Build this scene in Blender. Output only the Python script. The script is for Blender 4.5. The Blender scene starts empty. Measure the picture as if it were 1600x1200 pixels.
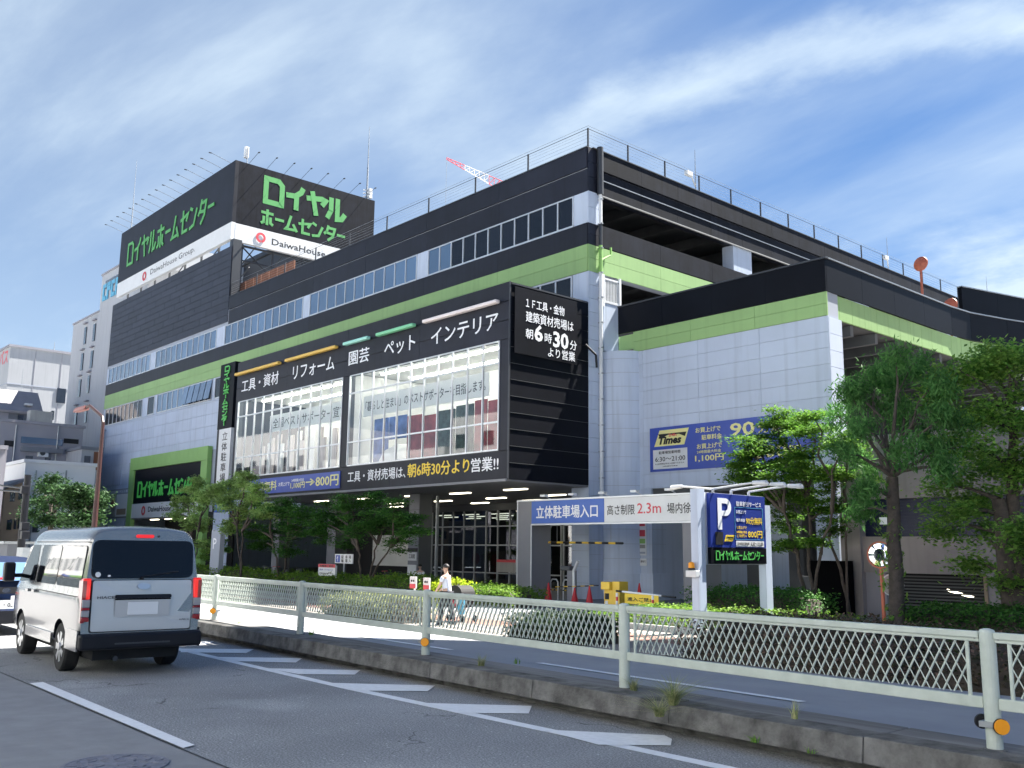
import bpy, bmesh, math, random
import numpy as np
from mathutils import Vector, Matrix
random.seed(7)
rng = np.random.default_rng(7)
sc = bpy.context.scene
COL = sc.collection

# ------------------------------------------------------------------ camera
CAM_F, PITCH, YAW, ROLL, EYE = 1492.3, .1724, .8444, .0116, 1.7
_F0 = Vector((-math.sin(YAW), math.cos(YAW), 0)); _R0 = Vector((math.cos(YAW), math.sin(YAW), 0)); _Z = Vector((0, 0, 1))
_F = _F0*math.cos(PITCH) + _Z*math.sin(PITCH); _U = -_F0*math.sin(PITCH) + _Z*math.cos(PITCH)
_R = _R0*math.cos(ROLL) + _U*math.sin(ROLL); _U = -_R0*math.sin(ROLL) + _U*math.cos(ROLL)
cd = bpy.data.cameras.new('camera'); cam = bpy.data.objects.new('camera', cd); COL.objects.link(cam)
cam.matrix_world = Matrix(((_R.x, _U.x, -_F.x, 0), (_R.y, _U.y, -_F.y, 0), (_R.z, _U.z, -_F.z, EYE), (0, 0, 0, 1)))
cd.sensor_width = 36; cd.lens = CAM_F*36/1600; cd.clip_end = 3000; cd.clip_start = .05
sc.camera = cam

# ------------------------------------------------------------------ light
SUN = Vector((.20, 1.0, 1.50)).normalized()
sun_el = math.asin(SUN.z); sun_az = math.atan2(SUN.x, SUN.y)
w = bpy.data.worlds.new('World'); sc.world = w; w.use_nodes = True
nt = w.node_tree; N = nt.nodes; L = nt.links
bg = N['Background']
sky = N.new('ShaderNodeTexSky'); sky.sky_type = 'NISHITA'; sky.sun_disc = False
sky.sun_elevation = sun_el; sky.sun_rotation = sun_az; sky.air_density = 1.0; sky.dust_density = .3; sky.ozone_density = 2.2
bg.inputs['Strength'].default_value = .10
tc = N.new('ShaderNodeTexCoord'); sep = N.new('ShaderNodeSeparateXYZ'); L.new(tc.outputs['Generated'], sep.inputs[0])
def wm(op, a, b=None, c=None):
    n = N.new('ShaderNodeMath'); n.operation = op
    for i, v in enumerate((a, b, c)):
        if v is None: continue
        if isinstance(v, (int, float)): n.inputs[i].default_value = v
        else: L.new(v, n.inputs[i])
    return n.outputs[0]
den = wm('MAXIMUM', wm('ADD', sep.outputs['Z'], .12), .06)
cx = wm('DIVIDE', sep.outputs['X'], den); cy = wm('DIVIDE', sep.outputs['Y'], den)
comb = N.new('ShaderNodeCombineXYZ'); L.new(cx, comb.inputs[0]); L.new(cy, comb.inputs[1])
def cloud(rot, scl, detail, lo, hi, dist, seed):
    mp = N.new('ShaderNodeMapping'); mp.inputs['Rotation'].default_value = (0, 0, math.radians(rot)); mp.inputs['Scale'].default_value = scl
    mp.inputs['Location'].default_value = (seed, seed*.7, 0)
    L.new(comb.outputs[0], mp.inputs[0])
    nz = N.new('ShaderNodeTexNoise'); nz.inputs['Scale'].default_value = 1; nz.inputs['Detail'].default_value = detail; nz.inputs['Roughness'].default_value = .58
    nz.inputs['Distortion'].default_value = dist
    L.new(mp.outputs[0], nz.inputs['Vector'])
    mr = N.new('ShaderNodeMapRange'); mr.interpolation_type = 'SMOOTHSTEP'; mr.inputs['From Min'].default_value = lo; mr.inputs['From Max'].default_value = hi
    L.new(nz.outputs[0], mr.inputs[0]); return mr.outputs[0]
c1 = cloud(62, (.40, 1.3, 1), 12, .42, .74, .35, 33.3)      # fine cirrus streaks
c2 = cloud(55, (.22, .50, 1), 5, .40, .66, .2, 25.1)        # broad veil
c3 = cloud(70, (.9, 2.6, 1), 10, .50, .80, .6, 11.5)        # wisps
west = wm('MINIMUM', wm('MAXIMUM', wm('MULTIPLY', wm('SUBTRACT', wm('MULTIPLY', sep.outputs['X'], -1.3), .52), 1.5), 0.0), 1.0)   # the veil thickens to the west
cv = wm('MINIMUM', wm('ADD', wm('MULTIPLY', c2, .50), wm('MULTIPLY', west, 1.0)), 1.0)
veil = wm('MULTIPLY', cv, wm('ADD', wm('MULTIPLY', c1, .60), .42))
nzb = N.new('ShaderNodeTexNoise'); nzb.inputs['Scale'].default_value = 5; nzb.inputs['Detail'].default_value = 8; nzb.inputs['Roughness'].default_value = .6; L.new(comb.outputs[0], nzb.inputs['Vector'])
sx_ = wm('ADD', cx, 1.15); dd = wm('SUBTRACT', cy, wm('ADD', 1.225, wm('MULTIPLY', wm('MULTIPLY', sx_, sx_), .5)))     # the long bright cirrus band in the north-west
dd = wm('ADD', dd, wm('MULTIPLY', wm('SUBTRACT', nzb.outputs[0], .5), .22))
dn = wm('SUBTRACT', 1.0, wm('MULTIPLY', wm('ABSOLUTE', dd), 7.5)); dn = wm('MAXIMUM', dn, 0.0); dn = wm('MULTIPLY', wm('MULTIPLY', dn, dn), wm('SUBTRACT', 3.0, wm('MULTIPLY', dn, 2.0)))
fade = wm('MINIMUM', wm('MAXIMUM', wm('MULTIPLY', wm('ADD', cx, 1.5), 2.2), 0.0), 1.0)
band = wm('MULTIPLY', wm('MULTIPLY', dn, fade), wm('ADD', .35, wm('MULTIPLY', c1, .5)))
bx2 = wm('MULTIPLY', wm('SUBTRACT', cx, -.80), 2.2); by2 = wm('MULTIPLY', wm('SUBTRACT', cy, 2.5), 2.2)                # low white cloud over the ramp
bl2 = wm('SUBTRACT', 1.25, wm('ADD', wm('SQRT', wm('ADD', wm('MULTIPLY', bx2, bx2), wm('MULTIPLY', by2, by2))), wm('MULTIPLY', wm('SUBTRACT', nzb.outputs[0], .5), 1.3)))
bl2 = wm('MINIMUM', wm('MAXIMUM', bl2, 0.0), 1.0); bl2 = wm('MULTIPLY', wm('MULTIPLY', bl2, bl2), .85)
veil = wm('ADD', veil, wm('MAXIMUM', band, bl2))
cmask = wm('ADD', wm('ADD', veil, wm('MULTIPLY', c1, .16)), wm('MULTIPLY', wm('MULTIPLY', c3, c2), .25))
low = wm('SUBTRACT', 1.0, wm('MULTIPLY', wm('MAXIMUM', sep.outputs['Z'], 0.0), 3.6))
low = wm('MULTIPLY', wm('MAXIMUM', low, 0.0), .30)
cmask = wm('MINIMUM', wm('ADD', wm('MULTIPLY', cmask, .85), low), .92)
tint = N.new('ShaderNodeMix'); tint.data_type = 'RGBA'; tint.blend_type = 'MULTIPLY'; tint.inputs[0].default_value = 1
L.new(sky.outputs[0], tint.inputs[6]); tint.inputs[7].default_value = (.100, .185, .272, 1)
mx = N.new('ShaderNodeMix'); mx.data_type = 'RGBA'
L.new(cmask, mx.inputs[0]); L.new(tint.outputs[2], mx.inputs[6]); mx.inputs[7].default_value = (1.85, 2.18, 2.42, 1)
L.new(mx.outputs[2], bg.inputs['Color'])
sd = bpy.data.lights.new('sun', 'SUN'); sd.energy = 5; sd.angle = math.radians(.5); sd.color = (1, .96, .88)
so = bpy.data.objects.new('sun', sd); COL.objects.link(so); so.rotation_euler = (-SUN).to_track_quat('-Z', 'Y').to_euler()
sc.view_settings.view_transform = 'Standard'; sc.view_settings.look = 'None'; sc.view_settings.gamma = 1
sc.view_settings.use_curve_mapping = False; sc.view_settings.exposure = 2.25
sc.cycles.max_bounces = 6; sc.cycles.transparent_max_bounces = 8; sc.cycles.sample_clamp_indirect = 4
sc.cycles.use_denoising = True

# ------------------------------------------------------------------ unprojection of measured picture points onto real planes
def ray(x, y): return _F + _R*((x-800)/CAM_F) - _U*((y-600)/CAM_F)
EYEV = Vector((0, 0, EYE))
def onX(x, y, v): d = ray(x, y); return EYEV + d*(v/d.x)
def onY(x, y, v): d = ray(x, y); return EYEV + d*(v/d.y)
def onZ(x, y, v): d = ray(x, y); return EYEV + d*((v-EYE)/d.z)

# ------------------------------------------------------------------ materials
def mat(name, col, rough=.7, metal=0, var=0, vscale=1.0, bump=0, bscale=40, spec=None, emit=None, estr=0, detail=4, stretch=None, coat=0, col2=None, streak=0, orand=0):
    m = bpy.data.materials.new(name); m.use_nodes = True; t = m.node_tree; n = t.nodes; l = t.links
    p = n['Principled BSDF']; p.inputs['Base Color'].default_value = (*col, 1); p.inputs['Roughness'].default_value = rough; p.inputs['Metallic'].default_value = metal
    if spec is not None: p.inputs['Specular IOR Level'].default_value = spec
    if coat: p.inputs['Coat Weight'].default_value = coat; p.inputs['Coat Roughness'].default_value = .03
    if emit: p.inputs['Emission Color'].default_value = (*emit, 1); p.inputs['Emission Strength'].default_value = estr
    if var or bump or streak:
        g = n.new('ShaderNodeNewGeometry'); mp = n.new('ShaderNodeMapping'); l.new(g.outputs['Position'], mp.inputs[0])
        if stretch: mp.inputs['Scale'].default_value = stretch
    if var or streak:
        nz = n.new('ShaderNodeTexNoise'); nz.inputs['Scale'].default_value = vscale; nz.inputs['Detail'].default_value = detail; nz.inputs['Roughness'].default_value = .6
        l.new(mp.outputs[0], nz.inputs['Vector'])
        mr = n.new('ShaderNodeMapRange'); mr.inputs['From Min'].default_value = .3; mr.inputs['From Max'].default_value = .7
        l.new(nz.outputs[0], mr.inputs[0])
        x = n.new('ShaderNodeMix'); x.data_type = 'RGBA'; l.new(mr.outputs[0], x.inputs[0])
        a = col2 or tuple(c*(1-var) for c in col); b = col if col2 else tuple(min(1, c*(1+var)) for c in col)
        x.inputs[6].default_value = (*a, 1); x.inputs[7].default_value = (*b, 1)
        out = x.outputs[2]
        if streak:   # rain streaks: noise stretched along Z
            mp2 = n.new('ShaderNodeMapping'); mp2.inputs['Scale'].default_value = (2.2, 2.2, .12); l.new(g.outputs['Position'], mp2.inputs[0])
            n2 = n.new('ShaderNodeTexNoise'); n2.inputs['Scale'].default_value = 2; n2.inputs['Detail'].default_value = 5; l.new(mp2.outputs[0], n2.inputs['Vector'])
            mr2 = n.new('ShaderNodeMapRange'); mr2.inputs['From Min'].default_value = .5; mr2.inputs['From Max'].default_value = .78; mr2.inputs['To Min'].default_value = 1; mr2.inputs['To Max'].default_value = 1-streak
            l.new(n2.outputs[0], mr2.inputs[0])
            y = n.new('ShaderNodeMix'); y.data_type = 'RGBA'; y.blend_type = 'MULTIPLY'; y.inputs[0].default_value = 1
            l.new(out, y.inputs[6]); l.new(mr2.outputs[0], y.inputs[7]); out = y.outputs[2]
        l.new(out, p.inputs['Base Color'])
    if orand:      # every panel or pane a slightly different tone
        oi = n.new('ShaderNodeObjectInfo'); mo = n.new('ShaderNodeMapRange'); mo.inputs['To Min'].default_value = 1-orand; mo.inputs['To Max'].default_value = 1+orand*.6; l.new(oi.outputs['Random'], mo.inputs[0])
        z = n.new('ShaderNodeMix'); z.data_type = 'RGBA'; z.blend_type = 'MULTIPLY'; z.inputs[0].default_value = 1
        if p.inputs['Base Color'].links: l.new(p.inputs['Base Color'].links[0].from_socket, z.inputs[6])
        else: z.inputs[6].default_value = (*col, 1)
        l.new(mo.outputs[0], z.inputs[7]); l.new(z.outputs[2], p.inputs['Base Color'])
    if bump:
        nb = n.new('ShaderNodeTexNoise'); nb.inputs['Scale'].default_value = bscale; nb.inputs['Detail'].default_value = 3; l.new(mp.outputs[0], nb.inputs['Vector'])
        bp = n.new('ShaderNodeBump'); bp.inputs['Strength'].default_value = bump; bp.inputs['Distance'].default_value = .02; l.new(nb.outputs[0], bp.inputs['Height']); l.new(bp.outputs[0], p.inputs['Normal'])
    return m
def leafmat(name, c1, c2, trans=.35):
    m = bpy.data.materials.new(name); m.use_nodes = True; t = m.node_tree; n = t.nodes; l = t.links
    p = n['Principled BSDF']; p.inputs['Roughness'].default_value = .6; p.inputs['Specular IOR Level'].default_value = .12
    g = n.new('ShaderNodeNewGeometry'); x = n.new('ShaderNodeMix'); x.data_type = 'RGBA'
    l.new(g.outputs['Random Per Island'], x.inputs[0]); x.inputs[6].default_value = (*c1, 1); x.inputs[7].default_value = (*c2, 1)
    nz = n.new('ShaderNodeTexNoise'); nz.inputs['Scale'].default_value = 1.3; l.new(g.outputs['Position'], nz.inputs['Vector'])
    mr = n.new('ShaderNodeMapRange'); mr.inputs['From Min'].default_value = .3; mr.inputs['From Max'].default_value = .7; mr.inputs['To Min'].default_value = .65; mr.inputs['To Max'].default_value = 1.3
    l.new(nz.outputs[0], mr.inputs[0])
    y = n.new('ShaderNodeMix'); y.data_type = 'RGBA'; y.blend_type = 'MULTIPLY'; y.inputs[0].default_value = 1
    l.new(x.outputs[2], y.inputs[6]); l.new(mr.outputs[0], y.inputs[7])
    l.new(y.outputs[2], p.inputs['Base Color'])
    tr = n.new('ShaderNodeBsdfTranslucent'); l.new(y.outputs[2], tr.inputs['Color'])
    ms = n.new('ShaderNodeMixShader'); ms.inputs[0].default_value = trans
    l.new(p.outputs[0], ms.inputs[1]); l.new(tr.outputs[0], ms.inputs[2]); l.new(ms.outputs[0], n['Material Output'].inputs['Surface'])
    return m
def glassmat(name, tint, clear, rough=.02):
    m = bpy.data.materials.new(name); m.use_nodes = True; t = m.node_tree; n = t.nodes; l = t.links
    n.remove(n['Principled BSDF']); gl = n.new('ShaderNodeBsdfGlossy'); gl.inputs['Roughness'].default_value = rough; gl.inputs['Color'].default_value = (.95, .97, 1, 1)
    tp = n.new('ShaderNodeBsdfTransparent'); tp.inputs['Color'].default_value = (*tint, 1)
    fr = n.new('ShaderNodeFresnel'); fr.inputs['IOR'].default_value = 1.55
    mr = n.new('ShaderNodeMapRange'); mr.inputs['To Min'].default_value = clear; mr.inputs['To Max'].default_value = 1; l.new(fr.outputs[0], mr.inputs[0])
    gg = n.new('ShaderNodeNewGeometry'); iv = n.new('ShaderNodeMath'); iv.operation = 'SUBTRACT'; iv.inputs[0].default_value = 1; l.new(gg.outputs['Backfacing'], iv.inputs[1]); mu = n.new('ShaderNodeMath'); mu.operation = 'MULTIPLY'; l.new(mr.outputs[0], mu.inputs[0]); l.new(iv.outputs[0], mu.inputs[1])
    ms = n.new('ShaderNodeMixShader'); l.new(mu.outputs[0], ms.inputs[0]); l.new(tp.outputs[0], ms.inputs[1]); l.new(gl.outputs[0], ms.inputs[2]); l.new(ms.outputs[0], n['Material Output'].inputs['Surface'])
    return m
M = dict(
 grey=mat('grey cladding', (.50, .565, .69), .6, var=.06, vscale=.35, streak=.18, orand=.05),
 greyd=mat('grey joint', (.36, .39, .46), .8),
 char=mat('charcoal cladding', (.0125, .014, .024), .5, spec=.3, var=.25, vscale=.8, streak=.35, orand=.22),
 charS=mat('weathered charcoal cladding', (.010, .012, .019), .7, spec=.12, var=.35, vscale=1.1, streak=.5, orand=.25),
 slate=mat('slate cladding', (.032, .038, .058), .55, spec=.3, var=.12, vscale=.7, streak=.2, orand=.16),
 black=mat('black panel', (.004, .005, .009), .5, spec=.12, var=.2, vscale=1),
 green=mat('green cladding', (.29, .46, .18), .6, var=.06, vscale=.6, streak=.14, orand=.06),
 green2=mat('bright green trim', (.25, .46, .13), .55, var=.06, vscale=1),
 logo=mat('green lettering', (.09, .35, .10), .5),
 logol=mat('lit green lettering', (.09, .42, .09), .5, emit=(.08, .9, .1), estr=.02),
 white=mat('white paint', (.70, .71, .72), .5, var=.04, vscale=2),
 whitel=mat('white lettering', (.82, .83, .86), .5),
 alu=mat('aluminium', (.62, .64, .67), .35, metal=.4),
 steel=mat('galvanised steel', (.36, .38, .40), .45, metal=.6, var=.1, vscale=4),
 dsteel=mat('dark steel', (.05, .055, .065), .5, metal=.3),
 yellow=mat('yellow paint', (.78, .52, .06), .5, var=.05, vscale=3),
 yel=mat('yellow print', (.86, .62, .05), .5),
 yelp=mat('pale yellow print', (.80, .76, .32), .5),
 orange=mat('orange plastic', (.95, .36, .01), .35), salmon=mat('faded orange paint', (.50, .13, .07), .5),
 red=mat('red plastic', (.62, .03, .03), .45),
 redp=mat('red print', (.62, .06, .08), .5),
 dblue=mat('deep blue print', (.014, .035, .24), .5, spec=.3), blue=mat('blue print', (.045, .085, .40), .45, var=.06, vscale=2),
 blue2=mat('bright blue print', (.05, .13, .48), .4, var=.05, vscale=2),
 blkp=mat('black print', (.012, .012, .015), .5),
 mint=mat('mint light bar', (.35, .72, .62), .5), lgreen=mat('green light bar', (.22, .60, .35), .5), pink=mat('pale pink light bar', (.78, .70, .70), .5), gold=mat('amber light bar', (.75, .48, .10), .5),
 rail=mat('pale green rail paint', (.55, .60, .545), .4, var=.06, vscale=6, col2=(.46, .51, .455), bump=.03, bscale=60, streak=.12),
 asphalt=mat('asphalt', (.31, .31, .312), .85, var=.1, vscale=.5, bump=.5, bscale=140, col2=(.235, .24, .245), stretch=(1, 1, 1), detail=8),
 asphalt3=mat('resurfaced asphalt', (.31, .31, .315), .85, vscale=2.5, col2=(.24, .24, .245), var=.1, bump=.4, bscale=150, detail=12), asphalt2=mat('smooth asphalt path', (.335, .34, .35), .8, vscale=.8, bump=.25, bscale=160, col2=(.28, .285, .30), detail=7, var=.1),
 paint=mat('road marking paint', (.93, .93, .93), .7, vscale=14, col2=(.80, .80, .80), var=.1, bump=.2, bscale=120, detail=8),
 kerb=mat('weathered kerb concrete', (.205, .20, .19), .9, vscale=4.5, col2=(.045, .043, .040), var=.1, bump=.5, bscale=50, detail=9),
 kerbt=mat('kerb top concrete', (.26, .255, .25), .9, vscale=1.6, col2=(.10, .097, .093), var=.1, bump=.4, bscale=50, stretch=(.3, 3, 1), detail=8),
 plaza=mat('plaza paving', (.25, .225, .20), .8, var=.08, vscale=2), plaza2=mat('terracotta paving', (.24, .13, .10), .8, var=.12, vscale=3),
 plaza3=mat('grey paving', (.20, .205, .215), .8, var=.15, vscale=3),
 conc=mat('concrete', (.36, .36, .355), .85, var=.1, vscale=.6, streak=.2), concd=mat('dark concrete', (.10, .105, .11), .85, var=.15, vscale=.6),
 beige=mat('beige grey wall', (.30, .27, .265), .85, var=.08, vscale=.7, streak=.15),
 tan=mat('tan wall', (.33, .25, .17), .85, var=.06, vscale=1), greyh=mat('grey house wall', (.29, .285, .32), .8, var=.06, vscale=.5), greyh2=mat('dark grey house wall', (.18, .19, .215), .8, var=.06, vscale=.5),
 roofh=mat('grey roof shingle', (.30, .28, .29), .85, var=.08, vscale=1),
 bwhite=mat('white tile wall', (.82, .82, .82), .7, var=.03, vscale=.3), whiteb=mat('white building wall', (.40, .41, .43), .75, var=.05, vscale=.2, streak=.12), pale=mat('pale grey tower wall', (.40, .415, .45), .8, var=.05, vscale=.1, streak=.2),
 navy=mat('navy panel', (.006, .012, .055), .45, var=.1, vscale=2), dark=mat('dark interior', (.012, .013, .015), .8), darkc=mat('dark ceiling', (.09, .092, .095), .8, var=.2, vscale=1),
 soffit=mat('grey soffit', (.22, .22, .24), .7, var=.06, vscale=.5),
 glass=mat('dark window glass', (.012, .022, .040), .04, spec=.9, coat=.6),
 glassb=mat('blue window glass', (.10, .17, .28), .08, spec=.9, coat=.6, orand=.35), glassd=mat('dark deck window glass', (.012, .014, .018), .05, spec=.45, orand=.5),
 sglass=glassmat('shop glass', (.93, .95, .955), .03), dglass=glassmat('entrance glass', (.34, .37, .39), .08),
 tube=mat('fluorescent tube', (1, 1, 1), .5, emit=(1, .95, .82), estr=9), tubeo=mat('ceiling light', (1, 1, 1), .5, emit=(1, .92, .68), estr=1.6),
 room=mat('shop room wall', (.70, .71, .70), .8, var=.1, vscale=.6), roomf=mat('shop goods', (.33, .31, .29), .8, var=.4, vscale=1.4),
 banner=mat('white banner', (.75, .75, .73), .7), curtain=mat('pale curtain', (.50, .44, .43), .8, var=.3, vscale=1, stretch=(8, 8, .2)), redcloth=mat('red cloth', (.24, .04, .045), .8, var=.4, vscale=2), bluecloth=mat('blue print cloth', (.08, .14, .36), .8, var=.4, vscale=2), dcloth=mat('dark patterned cloth', (.03, .05, .04), .8, var=.7, vscale=5, detail=7),
 wood=mat('rust brown louver', (.20, .075, .035), .7, var=.2, vscale=2),
 bark=mat('bark', (.075, .06, .05), .9, var=.35, vscale=8, bump=.6, bscale=30), barkl=mat('light bark', (.14, .12, .105), .9, var=.3, vscale=8, bump=.4, bscale=30),
 soil=mat('soil', (.06, .05, .04), .95, var=.3, vscale=4), rubber=mat('tyre rubber', (.016, .016, .017), .8), 
 silver=mat('silver car paint', (.22, .22, .225), .20, metal=.75, coat=.5), vanrear=mat('van paint', (.50, .51, .53), .3, metal=.3, coat=.8),
 blkm=mat('matt black', (.004, .004, .005), .9, spec=.02), blackp=mat('black plastic', (.010, .011, .016), .45, spec=.25), carglass=mat('tinted car glass', (.004, .005, .007), .03, spec=.35),
 chrome=mat('chrome', (.75, .75, .76), .12, metal=1), alloy=mat('alloy wheel', (.55, .56, .58), .3, metal=.8),
 lampred=mat('lit brake lamp', (.60, .012, .012), .2, emit=(1, .02, .01), estr=.13, coat=.6), lampdk=mat('red lens', (.30, .01, .015), .15, coat=1), lampcl=mat('clear lens', (.30, .30, .32), .1, coat=1),
 plate=mat('number plate', (.72, .74, .76), .5), carblue=mat('dark blue car paint', (.045, .06, .12), .2, metal=.4, coat=1),
 skin=mat('skin', (.55, .36, .27), .6), shirt=mat('pale blue shirt', (.62, .68, .78), .8), trousers=mat('dark trousers', (.025, .028, .035), .85), hair=mat('black hair', (.012, .010, .010), .6), shoes=mat('black shoes', (.02, .02, .02), .5),
 lampmast=mat('red brown lamp mast', (.045, .014, .013), .5, var=.1, vscale=3), lamphead=mat('lamp head', (.30, .13, .12), .5),
 iron=mat('cast iron', (.20, .20, .235), .6, metal=.1, var=.25, vscale=12, bump=.4, bscale=60),
 mirror=mat('mirror face', (.8, .8, .82), .03, metal=1), coneR=mat('red cone', (.60, .02, .03), .5), cloth_blk=mat('black fabric', (.015, .015, .017), .8), lightblue=mat('light blue plastic', (.12, .42, .62), .5),
 craneR=mat('red crane lattice', (.75, .10, .12), .5), craneW=mat('white crane lattice', (.8, .75, .74), .5),
 lf_maple=leafmat('maple leaves', (.05, .14, .02), (.155, .30, .04), .42), lf_dark=leafmat('willow oak leaves', (.045, .14, .035), (.13, .29, .08), .4), lf_mid=leafmat('broad leaves', (.09, .23, .04), (.28, .46, .09), .45),
 lf_fresh=leafmat('fresh leaves', (.11, .27, .05), (.33, .52, .11), .5), lf_pine=leafmat('pine-like leaves', (.018, .045, .018), (.045, .10, .03), .2), lf_shade=leafmat('very dark leaves', (.010, .025, .008), (.025, .055, .015), .1), lf_light=leafmat('light leaves', (.17, .31, .07), (.38, .52, .18)), lf_deep=leafmat('deep green leaves', (.035, .12, .025), (.10, .24, .05), .35), lf_hedge=leafmat('hedge leaves', (.07, .17, .02), (.20, .33, .045)), lf_yel=leafmat('yellow green leaves', (.25, .36, .02), (.50, .60, .04)),
 lf_bush=leafmat('pale bush leaves', (.16, .20, .09), (.36, .38, .20)), lf_dry=leafmat('dry azalea leaves', (.03, .05, .02), (.17, .11, .09), .2), grass=leafmat('grass blades', (.20, .28, .08), (.55, .52, .28)),
)

def asphalt_material():
    m = M['asphalt']; t = m.node_tree; n = t.nodes; l = t.links; p = n['Principled BSDF']; g = n.new('ShaderNodeNewGeometry')
    base = p.inputs['Base Color'].links[0].from_socket
    def noise(sc_, lo, hi, a, b, det=2, kind='n'):
        z = n.new('ShaderNodeTexNoise'); z.inputs['Scale'].default_value = sc_; z.inputs['Detail'].default_value = det; l.new(g.outputs['Position'], z.inputs['Vector'])
        r = n.new('ShaderNodeMapRange'); r.inputs['From Min'].default_value = lo; r.inputs['From Max'].default_value = hi; r.inputs['To Min'].default_value = a; r.inputs['To Max'].default_value = b; l.new(z.outputs[0], r.inputs[0]); return r.outputs[0]
    def mulc(c, f):
        x = n.new('ShaderNodeMix'); x.data_type = 'RGBA'; x.blend_type = 'MULTIPLY'; x.inputs[0].default_value = 1; l.new(c, x.inputs[6]); l.new(f, x.inputs[7]); return x.outputs[2]
    c = mulc(base, noise(55, .35, .65, .62, 1.42, 3)); c = mulc(c, noise(170, .3, .7, .6, 1.5, 2)); c = mulc(c, noise(.7, .35, .65, .88, 1.10, 3))
    c = mulc(c, noise(.42, .56, .66, 1, 1.28, 2)); c = mulc(c, noise(26, .70, .74, 1, 2.1, 1))      # large soft patches stand in for reflected light, then pale aggregate and paint flecks
    d = n.new('ShaderNodeTexNoise'); d.inputs['Scale'].default_value = 2.2; d.inputs['Detail'].default_value = 6; l.new(g.outputs['Position'], d.inputs['Vector'])
    v1 = n.new('ShaderNodeVectorMath'); v1.operation = 'SCALE'; v1.inputs['Scale'].default_value = .9; l.new(d.outputs['Color'], v1.inputs[0])
    v2 = n.new('ShaderNodeVectorMath'); v2.operation = 'ADD'; l.new(g.outputs['Position'], v2.inputs[0]); l.new(v1.outputs[0], v2.inputs[1])
    vo = n.new('ShaderNodeTexVoronoi'); vo.feature = 'DISTANCE_TO_EDGE'; vo.inputs['Scale'].default_value = .33; l.new(v2.outputs[0], vo.inputs['Vector'])
    r = n.new('ShaderNodeMapRange'); r.inputs['From Min'].default_value = .0015; r.inputs['From Max'].default_value = .006; r.inputs['To Min'].default_value = .35; r.inputs['To Max'].default_value = 1; l.new(vo.outputs['Distance'], r.inputs[0])
    k = n.new('ShaderNodeMath'); k.operation = 'MAXIMUM'; l.new(r.outputs[0], k.inputs[0]); l.new(noise(.8, .50, .60, 1, 0, 4), k.inputs[1])
    c = mulc(c, k.outputs[0]); l.new(c, p.inputs['Base Color'])
asphalt_material()

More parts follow.
